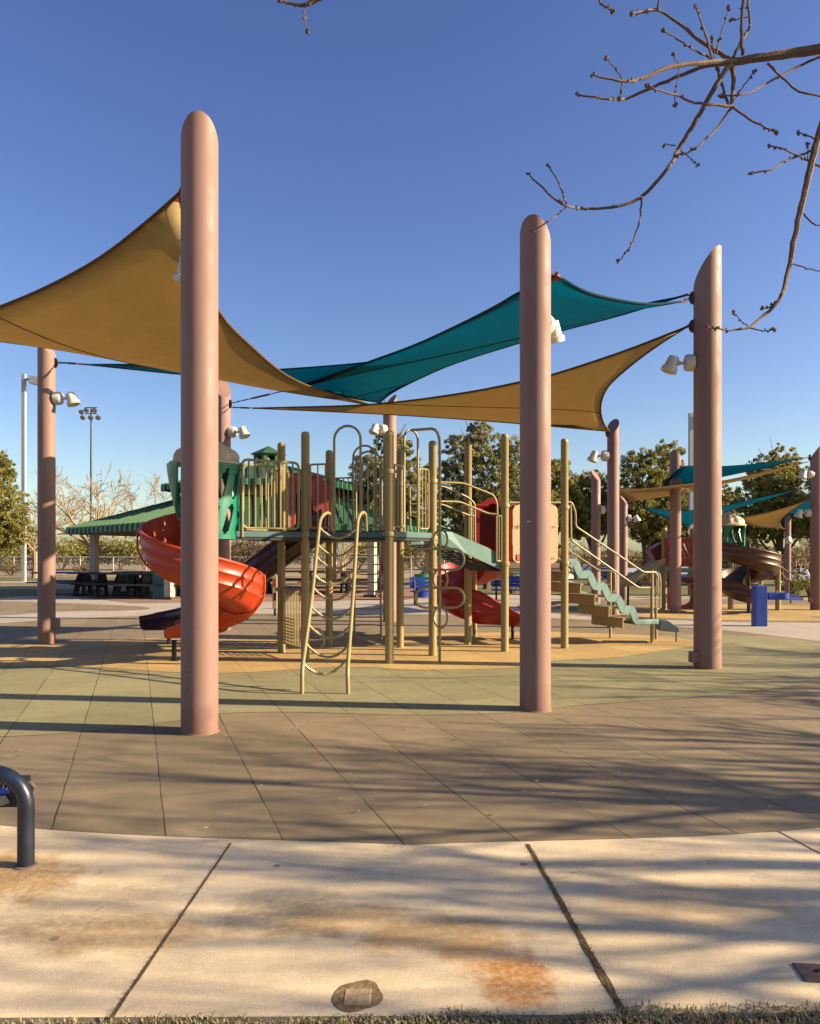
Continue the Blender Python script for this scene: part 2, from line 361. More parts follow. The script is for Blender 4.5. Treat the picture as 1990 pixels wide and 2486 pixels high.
# base terrain: one sheet to the horizon with a gentle dip towards the car park
def terr():
    xs=sorted(set([-900,-500,-250,-120]+list(range(-80,121,8))+[160,250,500,900])); ys=sorted(set([-40,-10]+list(range(0,141,7))+[180,260,400,800,1500]))
    mb=MB(); 
    def hz(x,y):
        z=-0.035
        if y>34: 
            k=min(1,(y-34)/26); k=k*k*(3-2*k); j=min(1,max(0,(x-4)/14)); z-=1.0*k*j
        if y>70: z+=min(1,(y-70)/60)*(0.6 if x<0 else 0.3)
        return z
    vs=[(x,y,hz(x,y)) for y in ys for x in xs]; n=len(xs)
    mb.add(vs,[(j*n+i,j*n+i+1,(j+1)*n+i+1,(j+1)*n+i) for j in range(len(ys)-1) for i in range(n-1)],True)
    return tag(build('ground',mb,GM_dirt),kind='structure')
terr()
CO_FRONT=[(-9,2.62),(-2,2.70),(0,2.715),(1,2.73),(2,2.76),(9,2.9)]
plaza=[(-30,2.55)]+CO_FRONT+[(30,3.2),(30,27),(14,28.2),(6,30.5),(-2,31.5),(-11,32),(-12.7,31.2),(-14.8,29.8),(-15,27),(-30,24)]
mb=MB(); top=[Vector((a,b,0)) for a,b in plaza]; mb.prism(top,(0,0,-0.14))
tag(build('concrete_pavement',mb,GM_cf),kind='structure')
sheet('front_walk',[(-9,2.62),(-2,2.70),(0,2.715),(1,2.73),(2,2.76),(9,2.9),(9,9),(5,6.2),(-5,6.2),(-9,9)],0.0018,GM_co,smooth=False)
rub=[(0,4.31),(2.4,4.58),(4.6,5.5),(6.5,7.4),(7.6,10),(7.9,12.5),(7.5,14.4),(6.15,17.1),(3.56,19.6),(.6,20.7),(-3.8,21),(-6.1,20.7),(-8.9,18.9),(-10.2,15.8),(-10,12),(-8.3,8.2),(-5.6,5.7),(-2.4,4.62)]
sheet('rubber_surface',rub,0.004,GM_br)
def gl(l): return [tuple(G(x,y)[:2]) for x,y in l]
green=gl([(-500,1800),(0,1790),(200,1778),(371,1761),(533,1735),(700,1730),(1000,1737),(1258,1731),(1400,1714),(1528,1705),(1746,1688),(1990,1658)])+[(7.4,11.5),(7.3,14.0),(6.7,15.2),(4.2,15.4),(0,15.2),(-5,14.6),(-8.6,13.5),(-9.2,11),(-8,9)]
sheet('green_rubber_band',green,0.008,GM_gr)
yel=gl([(-150,1614),(0,1618),(200,1620),(430,1634),(600,1634),(760,1624),(900,1622),(1000,1628),(1258,1622),(1345,1606),(1500,1597),(1600,1582),(1690,1570),(1700,1560),(1600,1546),(1340,1536),(1000,1540),(660,1545),(430,1548),(150,1562),(-100,1575)])
sheet('ochre_rubber_area',yel,0.012,GM_ye)
# second play surface (right, behind) and third patch (left)
sheet('second_rubber_surface',[(7.3,18.6),(9.5,18.3),(12,18.2),(15,19.5),(17,23),(15,27),(9,28),(4.5,26.3),(3.2,23.2),(4.6,20.2)],0.004,GM_br)
sheet('second_ochre_area',[(7.2,18.9),(9.5,18.7),(12,18.7),(14.2,20),(14.5,22.5),(12,24.5),(8.5,24.6),(5.2,23),(5.2,20.6)],0.008,GM_ye)
sheet('second_green_patch',[(10.1,18.8),(12.2,18.8),(12.4,20.0),(10.2,20.0)],0.012,GM_gr,smooth=False)
sheet('third_rubber_surface',gl([(-300,1462),(0,1460),(150,1464),(300,1470),(365,1477),(300,1482),(150,1484),(0,1494),(-300,1500)]),0.004,GM_br)
sheet('shelter_slab',[(-6.2+9.2*math.cos(R_(251.8+60*k)),34.4+9.2*math.sin(R_(251.8+60*k))) for k in range(6)],0.012,GM_path,smooth=False)
sheet('lawn',[(-60,28.2),(-14.8,27.6),(-13.8,31.0),(-12,33.0),(-2,32.2),(8,31),(30,28),(60,28),(60,44),(5,52),(-60,58)],-0.006,GM_lawn,smooth=False)
sheet('dirt_track',[(-60,36),(-14,36),(6,39),(6,47),(-14,44),(-60,44)],0.0,GM_dirt,smooth=False)
# car park
mb=MB(); mb.box((38,74,-1.03),(66,34,0.12)); tag(build('car_park',mb,GM_asph),kind='structure')
# concrete joints
def joint(a,b,w0,w1):
    a=Vector((*a,0.0035)); b=Vector((*b,0.0035)); d=(b-a); n=Vector((-d.y,d.x,0)).normalized(); L=[];Rr=[]
    N=40
    for i in range(N+1):
        t=i/N; w=lerp(w0,w1,t); c=a+d*t
        L.append(c+n*(w/2*(1+0.5*noise.noise(c*9)))); Rr.append(c-n*(w/2*(1+0.5*noise.noise(c*9+Vector((3,3,3))))))
    mb=MB(); vs=L+Rr; mb.add(vs,[(i,i+1,N+1+i+1,N+1+i) for i in range(N)])
    return tag(build('pavement_joint',mb,GM_soil),kind='structure')
J=[(G(560,2048),G(266,2478),0.010,0.014),(G(1280,2050),G(1524,2478),0.020,0.030),(G(1886,2018),G(2100,2130),0.012,0.014),(G(-700,2030),G(-1500,2300),0.014,0.014)]
for a,b,w0,w1 in J: joint((a.x,a.y),(b.x,b.y),w0,w1)
# debris in joints (straw-like bits), stuff
mb=MB()
for (a,b,w0,w1),cnt in zip(J[:2],(260,800)):
    for i in range(cnt):
        t=random.random()**0.8; c=a.lerp(b,t); w=lerp(w0,w1,t)*0.42
        c=c+Vector((random.uniform(-w,w),0,0.004)); an=random.uniform(0,6.28); l=random.uniform(.006,.02)
        d=Vector((math.cos(an),math.sin(an),random.uniform(0,.7)))*l; s=Vector((-math.sin(an),math.cos(an),0))*.0017
        mb.add([c-s,c+s,c+d+s*.4,c+d-s*.4],[(0,1,2,3)])
tag(build('joint_litter',mb,M['drybush'],recalc=False),'dry straw and moss packed in the open pavement joints','plant litter',kind='stuff')
mb=MB(); rd=random.Random(77)
for i in range(420):
    x=rd.uniform(-8,8); y=4.5+rd.random()**1.6*12
    if abs(x)>y*.56: continue
    l=rd.uniform(.006,.022); an=rd.uniform(0,6.28); u=Vector((math.cos(an),math.sin(an),rd.uniform(-.1,.3)))*l; v=Vector((-math.sin(an),math.cos(an),rd.uniform(-.2,.2)))*l*rd.uniform(.2,.6); c=Vector((x,y,.017+l*.3))
    mb.add([c-u,c+v,c+u,c-v],[(0,1,2,3)])
tag(build('fallen_leaf_litter',mb,mat('dry_litter',(0.62,0.50,0.32),.9,.4,5,scuff=0),recalc=False),'tiny pale dry leaf bits scattered over the rubber surface','leaf litter',kind='stuff')
# grass at the feet
sheet('soil_verge',[(-12,-3),(12,-3),(12,2.96),(2,2.755),(0,2.705),(-2,2.69),(-12,2.6)],-0.012,GM_soil,smooth=False)
mb=MB()
random.seed(3)
def edgeY(x): return 2.735+0.022*x+ (0.014*x*x if x>0 else 0.0)
for i in range(15000):
    x=random.uniform(-2.3,2.3); y=edgeY(x)-.03+.055*noise.noise(Vector((x*3.1,1,0)))+.02*noise.noise(Vector((x*17,1,0)))-abs(random.gauss(0,1))*0.13+random.uniform(-.01,.02)+(0.03 if x>.75 else 0)*random.random()
    l=random.uniform(.010,.032); an=random.uniform(0,6.28); tilt=random.uniform(.5,1.5)
    d=Vector((math.cos(an)*math.sin(tilt),math.sin(an)*math.sin(tilt),math.cos(tilt)))*l
    s=Vector((-math.sin(an),math.cos(an),0))*random.uniform(.0012,.0030); c=Vector((x,y,-0.008+random.random()*.012))
    m=c+d*.55+Vector((0,0,.004)); e=c+d+Vector((0,0,-.004*tilt))
    mb.add([c-s,c+s,m+s*.8,m-s*.8,e],[(0,1,2,3),(3,2,4)])
me_g=build('dry_grass',mb,mat('straw_grass',(0.16,0.15,0.04),0.7,0.5,60,col2=(0.85,0.70,0.38),transl=0.2),recalc=False)
tag(me_g,'short dry straw coloured grass along the front edge of the pavement','grass',kind='stuff')

# ------------------------------------------------------------ shade poles
def floodlight(parent,base,dirv,drop=0.5):
    d=Vector((dirv[0],dirv[1],0)).normalized(); b=Vector(base)
    mb=MB(); mb.lathe(b,[(0.10,0),(0.115,0.01),(0.115,0.10),(0.105,0.13),(0.03,0.135)],20,axis=d,flute=lambda k,n,z:0.03 if (k%2 and 0.0<z<0.11) else 0)
    fl=build('floodlight',mb,M['cream'],parent)
    mb=MB(); e=b+d*0.26+Vector((0,0,-.01)); mb.tube([b+d*0.12,e],0.022,8); mb.sphere(b+d*.215,0.036,8)
    build('arm',mb,M['cream'],fl)
    ax=(d*0.38+Vector((0,0,-1))).normalized() if drop>0 else d
    c=b+d*0.31-ax*0.10
    mb=MB(); mb.lathe(c,[(0.05,0),(0.072,0.008),(0.088,0.13),(0.090,0.16),(0.112,0.165),(0.115,0.225),(0.098,0.228),(0.08,0.20)],22,axis=ax)
    build('lamp_head',mb,M['cream'],fl)
    return fl
def shade_pole(x,Y,R,ztop,label,cutdir=None,flood=None,lugs=(),box=None,cut=1.35,X=None,collar=True):
    X=XX(x,Y) if X is None else X
    root=thing('shade_pole',label,'shade sail pole',(X,Y,0),'pink steel poles holding the shade sails')
    cd=Vector(cutdir) if cutdir else Vector((0-X,12.5-Y,0)); cd.normalize()
    n=40; mb=MB(); bot=[];tp=[]
    for k in range(n):
        a=2*math.pi*k/n; dx,dy=math.cos(a)*R,math.sin(a)*R
        zz=ztop-cut*(R+dx*cd.x+dy*cd.y)
        bot.append((X+dx,Y+dy,0)); tp.append((X+dx,Y+dy,zz))
    mb.add(bot+tp,[(k,(k+1)%n,n+(k+1)%n,n+k) for k in range(n)],True); mb.add(tp,[tuple(range(n))])
    build('shaft',mb,M['pole'],root)
    if collar:
        mb=MB(); mb.lathe((X,Y,0.0),[(R+.012,0.0),(R+.010,0.010),(R+.001,0.014)],28,flute=lambda k,n,z:0.05*noise.noise(Vector((k*.9,z*9,X))))
        build('base_grout',mb,M['grout'],root)
    for (dv,z) in lugs:
        d=Vector((dv[0],dv[1],0)).normalized(); s=Vector((-d.y,d.x,0)); b=Vector((X,Y,z))+d*(R-.01)
        mb=MB(); pl=[b+Vector((0,0,.10)),b+d*.05+Vector((0,0,.08)),b+d*.075+Vector((0,0,.035)),b+d*.075+Vector((0,0,-.035)),b+d*.05+Vector((0,0,-.08)),b+Vector((0,0,-.10))]
        mb.prism([p-s*.008 for p in pl],s*.016); build('sail_lug',mb,M['lug'],root)
    if box:
        d=Vector((box[0],box[1],0)).normalized(); ang=math.atan2(d.y,d.x)
        mb=MB(); mb.box(Vector((X,Y,box[2]))+d*(R+.04),(0.11,0.10,0.15),ang); build('outlet_box',mb,M['pole'],root,bevel=.008)
    if flood:
        for (dv,z) in flood:
            d=Vector((dv[0],dv[1],0)).normalized(); floodlight(root,Vector((X,Y,z))+d*(R-.01),d)
    return root
Y1=gY(1787)+.16; Y2=gY(1731)+.16; Y3=gY(1627)+.18; Y4=gY(1566)+.15
pC=lambda x,y,Y:P(x,y,Y)
def mark(root,X,Y,R,x,y,w,h,m,name):
    # thin patch following the shaft, facing the viewer side
    vx,vy=XX(x,Y)-X,0; a0=math.asin(max(-.98,min(.98,(XX(x,Y)-X)/R))); z=ZZ(y,Y-R); mb=MB(); n=6; hw=w/2/R; L=[];U=[]
    r_=random.Random(int(x+y)); q=R+.0015; up=[]
    for i in range(n+1):
        a=a0-hw+2*hw*i/n; p=Vector((X+math.sin(a)*q,Y-math.cos(a)*q,0)); d0=h*r_.uniform(.25,.5); d1=h*r_.uniform(.25,.5); L.append(p+Vector((0,0,z-d0))); U.append(p+Vector((0,0,z+d1)))
    mb.add(L+U,[(i,i+1,n+2+i,n+1+i) for i in range(n)]); build(name,mb,m,root,recalc=False)
Y5,Y6,Y7=16.6,gY(1509),gY(1524)
pl1=shade_pole(484.5,Y1,.164,ZZ(268,Y1-.16),'tallest pink pole, in front at left, with a rounded slanting top',flood=[((-.5,.87),ZZ(612,Y1))],cutdir=(-.20,.97,0),lugs=[((-.45,.9),ZZ(466,Y1+.2))])
pl2=shade_pole(1299,Y2,.158,ZZ(519,Y2-.16),'pink pole in front right of centre, hiding the beige play panel',flood=[((.55,.84),ZZ(790,Y2+.2))],cutdir=(.38,.92,0),lugs=[((.75,.66),ZZ(660,Y2))])
pl3=shade_pole(1717,Y3,.186,ZZ(604,Y3),'large pink pole at right with two sail corners tied to its left side',flood=[((-1,.1),ZZ(880,Y3))],lugs=[((-1,.12),ZZ(722,Y3)),((-1,.2),ZZ(790,Y3))],box=(-1,-.3,.17),cutdir=(-.72,.69,0),cut=1.5)
pl4=shade_pole(113,Y4,.148,5.5,'pink pole at far left, its top hidden by the big tan sail',flood=[((1,-.02),ZZ(967,Y4))],lugs=[((1,-.1),ZZ(882,Y4))],box=(1,-.2,.38))
mark(pl2,XX(1299,Y2),Y2,.158,1279,1266,.05,.022,mat('bare_chip',(.85,.6,.5),.6,.1,9),'paint_chip')
mark(pl1,XX(484.5,Y1),Y1,.164,466,1676,.02,.012,M['ink'],'scuff_mark'); mark(pl1,XX(484.5,Y1),Y1,.164,461,1632,.05,.01,M['ink'],'scuff_mark')
mark(pl2,XX(1299,Y2),Y2,.158,1293,1516,.012,.012,M['ink'],'scuff_mark')
for y_ in (1243,1288): mark(pl3,XX(1717,Y3),Y3,.186,1745,y_,.05,.07,mat('sticker_residue',(.85,.78,.74),.7,.2,30),'sticker_residue')
mark(pl4,XX(113,Y4),Y4,.148,117,1310,.03,.03,M['ink'],'scribble'); mark(pl4,XX(113,Y4),Y4,.148,124,1315,.02,.03,M['ink'],'scribble')
mark(pl3,XX(1717,Y3),Y3,.186,1722,1427,.05,.012,M['ink'],'scuff_mark')
shade_pole(541,Y5,.165,ZZ(918,Y5),'pink pole half hidden behind the tall front pole and the orange slide',flood=[((1,-.25),ZZ(1050,Y5))],lugs=[((1,-.4),ZZ(982,Y5))],cutdir=(.5,-.86,0))
shade_pole(946,Y6,.158,ZZ(956,Y6),'pink pole standing behind the middle of the climbing frame',flood=[((-.75,-.66),ZZ(1045,Y6))],cutdir=(-.8,-.6,0),lugs=[((-.5,-.8),ZZ(983,Y6))])
shade_pole(1488,Y7,.128,ZZ(1015,Y7),'pink pole behind the stairs with the low corner of the tan sail',flood=[((-1,-.1),ZZ(1107,Y7))],lugs=[((-.9,-.3),ZZ(1052,Y7))],cutdir=(-.6,-.8,0))
shade_pole(1446,21.9,.128,ZZ(1139,21.9),'thin pink pole just left of the pole behind the stairs',flood=[((1,-.1),ZZ(1238,21.9))],cutdir=(.7,-.7,0))
shade_pole(1513,gY(1456),.14,ZZ(1198,gY(1456)),'dusky pink pole just right of the stairs, in front of the dark tree',flood=[((1,-.2),ZZ(1258,gY(1456)))],lugs=[((1,.2),ZZ(1228,gY(1456)))],cutdir=(.8,-.5,0))
shade_pole(1639,gY(1489),.148,ZZ(1094,gY(1489)),'pink pole left of the large right pole, in front of the red slotted panel',flood=[((.8,.6),ZZ(1182,gY(1489)))],cutdir=(.6,.8,0))
shade_pole(1982,gY(1481),.172,ZZ(1073,gY(1481)),'pink pole at the right edge of the picture',flood=[((-1,-.3),ZZ(1152,gY(1481))),((-1,.1),ZZ(1245,gY(1481)))],lugs=[((-1,.1),ZZ(1111,gY(1481))),((-1,.2),ZZ(1182,gY(1481)))],cutdir=(-1,.5,0),box=(-1,-.3,.3))
shade_pole(1912,28.5,.105,ZZ(1250,28.5),'short thin pink pole beyond the blue fountain, holding a small tan sail',flood=[((-.4,-.9),ZZ(1310,28.5))],cutdir=(-.6,-.8,0),lugs=[((-1,-.2),ZZ(1285,28.5))])
shade_pole(1677,31,.12,ZZ(1283,31),'far slim pink pole seen between two nearer poles above the red panel',cutdir=(0,-1,0))
shade_pole(0,9.6,.16,5.2,'pink pole standing outside the left edge of the view',X=-6.75,lugs=[((1,.1),4.25)])

# ------------------------------------------------------------ shade sails
def resample(pts,n):
    p=smooth_path(pts,10); d=[0]
    for i in range(1,len(p)): d.append(d[-1]+(p[i]-p[i-1]).length)
    out=[];k=0
    for i in range(n+1):
        t=d[-1]*i/n
        while k<len(d)-2 and d[k+1]<t: k+=1
        s=(t-d[k])/max(1e-9,d[k+1]-d[k]); out.append(p[k].lerp(p[k+1],min(1,s)))
    return out
def sail(label,edges,fab,hem,seams=(),hemr=0.028,attach=None,belly=0.0,n=26,group='shade sails over the play area'):
    e0,e1,e2=[resample(e,n) for e in edges]     # A->B, B->C, C->A
    A,B,C=e0[0],e1[0],e2[0]
    idx={};pts=[];fixed=[]
    for i in range(n+1):
        for j in range(n+1-i):
            k=n-i-j; idx[(i,j)]=len(pts)
            f=None
            # barycentric: A=(n,0,0) via i, B via j, C via k
            if k==0: f=e0[j]
            elif i==0: f=e1[k]
            elif j==0: f=e2[i]
            fixed.append(f is not None)
            pts.append(f if f is not None else (A*i+B*j+C*k)/n)
    V=np.array([list(p) for p in pts]); fx=np.array(fixed)
    nb=[]
    for i in range(n+1):
        for j in range(n+1-i):
            l=[idx[(i+a,j+b)] for a,b in((1,0),(-1,0),(0,1),(0,-1),(1,-1),(-1,1)) if (i+a,j+b) in idx]; nb.append(l+[l[0]]*(6-len(l)))
    nb=np.array(nb)
    for it in range(500):
        W=V[nb].mean(1); W[:,2]-=belly/100; V[~fx]=W[~fx]
    tris=[]
    for i in range(n):
        for j in range(n-i):
            a=idx[(i,j)];b=idx[(i+1,j)];c=idx[(i,j+1)]; tris.append((a,b,c))
            if (i+1,j+1) in idx: tris.append((b,idx[(i+1,j+1)],c))
    root=thing('shade_sail',label,'shade sail',tuple((A+B+C)/3),group)
    mb=MB(); mb.add([tuple(v) for v in V],tris,True)
    o=build('fabric',mb,fab,root); so_=o.modifiers.new('thick','SOLIDIFY'); so_.thickness=.004; so_.offset=0
    mb=MB()
    for e in (e0,e1,e2):
        N=len(e); vs=[];
        cen=(A+B+C)/3
        mb.tube(e,hemr*.45,6)
        # hem band: flat strip inside edge
        w=[]
        for i,p in enumerate(e):
            t=(e[min(i+1,N-1)]-e[max(i-1,0)]).normalized(); inn=(cen-p); inn-=t*inn.dot(t); inn.normalize()
            w.append(p+inn*hemr*2.0*min(1,min(i,N-1-i)/2.0))
        for off in (-.006,.006):
            mb.add([p+Vector((0,0,off)) for p in e]+[p+Vector((0,0,off)) for p in w],[(i,i+1,N+i+1,N+i) for i in range(N-1)],True)
    build('hem',mb,hem,root,recalc=False)
    for (kind,r) in seams:
        if kind=='i': line=[Vector(V[idx[(r,j)]]) for j in range(n+1-r)]
        elif kind=='j': line=[Vector(V[idx[(i,r)]]) for i in range(n+1-r)]
        else: line=[Vector(V[idx[(i,n-r-i)]]) for i in range(n-r+1)]
        mb=MB(); mb.tube([p+Vector((0,0,-.004)) for p in line],.008,5); build('seam',mb,hem,root)
    for c,(ea,eb),at in zip((A,B,C),((e0,e2[::-1]),(e1,e0[::-1]),(e2,e1[::-1])),attach or (None,)*3):
        d1=(ea[2]-c).normalized(); d2=(eb[2]-c).normalized()
        mb=MB(); q=[c-(d1+d2)*.02,c+d1*.14,c+d2*.14]; nn=d1.cross(d2); 
        if nn.length<1e-4: nn=Vector((0,0,1))
        nn.normalize(); mb.prism([p-nn*.01 for p in q],nn*.02); mb.tube([c-(d1+d2)*.03,c+(d1+d2)*.02],.018,6)
        build('corner_plate',mb,M['rust'],root)
        if at is not None:
            at=Vector(at); L=(at-c).length; u=(at-c).normalized() if L>.01 else Vector((1,0,0))
            mb=MB(); mb.tube([c,at],.010,6)
            if L>.15:
                mb.tube([c.lerp(at,.25),c.lerp(at,.6)],.02,6)
                for tt in (.72,.86):
                    cc=c.lerp(at,tt); s=u.orthogonal().normalized(); mb.tube(arc(cc,.028,0,2*math.pi,10,u,s)[:-1],.008,5,closed=True)
            build('turnbuckle',mb,M['dsteel'],root)
    return root
def E(*l): return [P(*q) for q in l]
# big tan sail, left
A=P(437,468,Y1+.22); B=P(905,985,Y6-.35); C=P(-265,800,9.7)
S1=sail('large tan triangular sail at upper left tied to the tall front pole',[
  [A,P(478,640,7.9),P(531,757,8.9),P(600,832,10.3),P(700,914,12.3),P(800,955,14.6),B],
  [B,P(750,957,15.2),P(650,940,14.4),P(430,897,12.6),P(200,858,11.3),P(0,828,10.5),C],
  [C,P(-120,785,9.2),P(0,745,8.6),P(120,694,8.1),P(240,628,7.7),P(350,544,7.3),A]],M['sail_tan'],M['hem_tan'],seams=[('k',16)],hemr=.035,
  attach=[P(452,462,Y1+.14),P(930,984,Y6-.1),Vector((-6.6,9.6,4.25))],belly=.25)
# teal sail alpha: pole2 - pole3 - pole5
A=P(1350,668,Y2+.1); B=P(1655,732,Y3-.25); C=P(690,949,15.4)
sail('teal sail between the two right front poles running down left to a long strap',[
  [A,P(1420,707,8.5),P(1500,728,9.2),P(1580,738,9.9),B],
  [B,P(1500,760,10.9),P(1340,800,11.6),P(1262,820,11.8),P(1100,857,12.6),P(900,900,13.9),P(775,928,14.9),C],
  [C,P(757,927,14.6),P(890,880,13.2),P(1000,840,11.9),P(1100,795,10.6),P(1200,745,9.2),P(1260,710,8.5),A]],M['sail_teal'],M['hem_teal'],hemr=.03,
  attach=[P(1334,664,Y2),P(1677,722,Y3-.05),P(561,979,Y5-.1)],belly=.05)
# teal sail beta: pole4 - pole3 - pole6
A=P(200,884,13.6); B=P(1660,718,Y3+.1); C=P(922,978,Y6-.2)
sail('teal sail ending in a narrow strip tied to the far left pole',[
  [A,P(430,899,13.9),P(560,903,14.0),P(708,895,13.9),P(890,880,13.4),P(1100,850,12.9),P(1300,806,12.2),P(1500,757,11.6),B],
  [B,P(1500,767,12.0),P(1340,809,12.9),P(1260,833,13.6),P(1100,884,14.9),P(1000,928,15.9),P(950,955,16.4),C],
  [C,P(850,966,16.0),P(757,945,15.4),P(650,929,14.9),P(529,915,14.5),P(430,908,14.2),A]],M['sail_teal'],M['hem_teal'],seams=[('k',18)],hemr=.03,
  attach=[P(139,880,Y4),P(1678,716,Y3),P(932,978,Y6-.12)],belly=.02)
# tan sail right
A=P(620,991,15.9); B=P(1664,795,Y3+.1); C=P(1478,1047,Y7-.1)
sail('tan sail at centre right sweeping up to the slanted right pole',[
  [A,P(700,989,15.6),P(870,984,14.8),P(1000,972,14.0),P(1150,950,13.1),P(1260,928,12.5),P(1340,910,12.1),P(1500,858,11.5),P(1600,820,11.2),B],
  [B,P(1600,836,11.6),P(1530,888,12.4),P(1475,940,13.6),P(1458,985,14.6),P(1463,1022,15.4),C],
  [C,P(1400,1040,15.8),P(1260,1028,15.8),P(1100,1016,15.9),P(960,1007,15.9),P(800,999,15.9),A]],M['sail_tan'],M['hem_tan'],seams=[('j',9)],hemr=.035,
  attach=[P(561,989,Y5-.1),P(1677,788,Y3-.05),P(1483,1050,Y7)],belly=.1)
# sails of the second playground
Yb=gY(1481)
A=P(1655,1131,20); B=P(1945,1113,20.4); C=P(1608,1183,21.5)
sail('dark teal sail at right above the red slotted panel',[[A,P(1755,1132,20.1),P(1850,1124,20.3),B],[B,P(1850,1137,20.8),P(1755,1157,21.2),P(1682,1172,21.4),C],[C,P(1625,1160,21),A]],M['sail_teal'],M['hem_teal'],hemr=.02,attach=[P(1650,1131,19.8),P(1963,1110,Yb),None],n=14)
A=P(1475,1187,19); B=P(1940,1125,20.4); C=P(1527,1221,23.6)
sail('narrow tan sail at right below the dark teal one',[[A,P(1560,1187,19.2),P(1680,1174,19.6),P(1755,1167,20),P(1850,1147,20.3),B],[B,P(1850,1155,21),P(1755,1175,21.8),P(1660,1198,22.6),P(1600,1208,23),P(1560,1212,23.4),C],[C,P(1510,1205,22),P(1485,1192,20),A]],M['sail_tan'],M['hem_tan'],hemr=.02,attach=[None,P(1963,1121,Yb),P(1524,1222,gY(1456))],n=14)
A=P(1553,1230,24.5); B=P(1945,1186,20.5); C=P(1668,1280,27)
sail('bright teal sail at right just above the playground tower',[[A,P(1625,1240,24),P(1682,1239,23.5),P(1755,1228,22.6),P(1850,1206,21.6),B],[B,P(1850,1216,22.6),P(1755,1244,24.6),P(1700,1262,26),C],[C,P(1625,1261,26),P(1590,1248,25.2),A]],M['sail_teal'],M['hem_teal'],hemr=.02,attach=[P(1524,1226,24.6),P(1963,1181,Yb),None],n=14)
A=P(1795,1256,25); B=P(1962,1212,22); C=P(1900,1283,28.2)
sail('small tan sail between the turret roof and the right edge',[[A,P(1850,1246,24.2),P(1910,1230,23),B],[B,P(1925,1237,24),P(1900,1256,25.8),P(1893,1270,27),C],[C,P(1860,1282,27.4),P(1820,1276,26),A]],M['sail_tan'],M['hem_tan'],hemr=.02,attach=[None,P(1968,1210,Yb+.5),P(1905,1285,28.4)],n=14,belly=.05)
A=P(1790,1262,30); B=P(2010,1196,27); C=P(2010,1246,31)
sail('bright teal sail partly hidden behind the small tan sail',[[A,P(1850,1247,29.4),P(1920,1228,28.5),B],[B,P(2005,1220,29),C],[C,P(1950,1248,31),P(1880,1250,30.6),A]],M['sail_teal'],M['hem_teal'],hemr=.02,n=12)

# ------------------------------------------------------------ play structure helpers
def post(parent,x,Y,zt,r=.064,clamps=(),X=None,name='post'):
    X=XX(x,Y) if X is None else X
    mb=MB(); mb.lathe((X,Y,0),[(r,0),(r,zt-.07),(r*1.02,zt-.068),(r*1.02,zt-.05),(r*.93,zt-.025),(r*.7,zt-.006),(r*.3,zt)],20)
    o=build(name,mb,M['tan'],parent)
    for z in clamps:
        mb=MB(); mb.lathe((X,Y,z),[(r*1.05,-.035),(r*1.28,-.03),(r*1.32,0),(r*1.28,.03),(r*1.05,.035)],20)
        mb.box((X+r*1.35,Y-.01,z),(.04,.05,.04)); mb.box((X-r*1.35,Y-.01,z),(.03,.05,.04))
        build('clamp',mb,M['tan'],o)
    return o
def tubes(name,parent,paths,r,m='tan',fil=.06,n=10):
    mb=MB()
    for p in paths: mb.tube(fillet(p,fil) if fil and len(p)>2 else p,r,n)
    return build(name,mb,M[m],parent)
def panel(parent,a,b,zt,zb,nb,r=.016,name='guard_panel',round_=.09,legs=(False,False),m='tan',braces=False):
    a=Vector(a);b=Vector(b)
    def q(t,z): v=a.lerp(b,t); return Vector((v.x,v.y,z))
    fr=[q(0,zb),q(0,zt),q(1,zt),q(1,zb)]
    mb=MB(); mb.tube(fillet([q(.5,zb),q(0,zb),q(0,zt),q(1,zt),q(1,zb),q(.5,zb)],round_),r,10)
    o=build(name,mb,M[m],parent)
    for i in range(1,nb+1):
        mb=MB(); mb.tube([q(i/(nb+1),zb),q(i/(nb+1),zt)],r*.72,8); build('bar',mb,M[m],o)
    if legs[0]: mb=MB(); mb.tube([q(0,zb+.05),q(0,zb-.13)],r,8); build('bar',mb,M[m],o)
    if legs[1]: mb=MB(); mb.tube([q(1,zb+.05),q(1,zb-.13)],r,8); build('bar',mb,M[m],o)
    return o
def arch(parent,a,b,ztop,zb,r=.019,name='entry_arch',m='tan'):
    a=Vector(a);b=Vector(b); a.z=b.z=0; R=(b-a).length/2; u=(b-a).normalized(); c=(a+b)/2; zc=ztop-R
    pts=[a+Vector((0,0,zb)),a+Vector((0,0,zc-.05))]+arc(c+Vector((0,0,zc)),R,math.pi,0,14,u,(0,0,1))+[b+Vector((0,0,zc-.05)),b+Vector((0,0,zb))]
    mb=MB(); mb.tube(pts,r,10); return build(name,mb,M[m],parent)
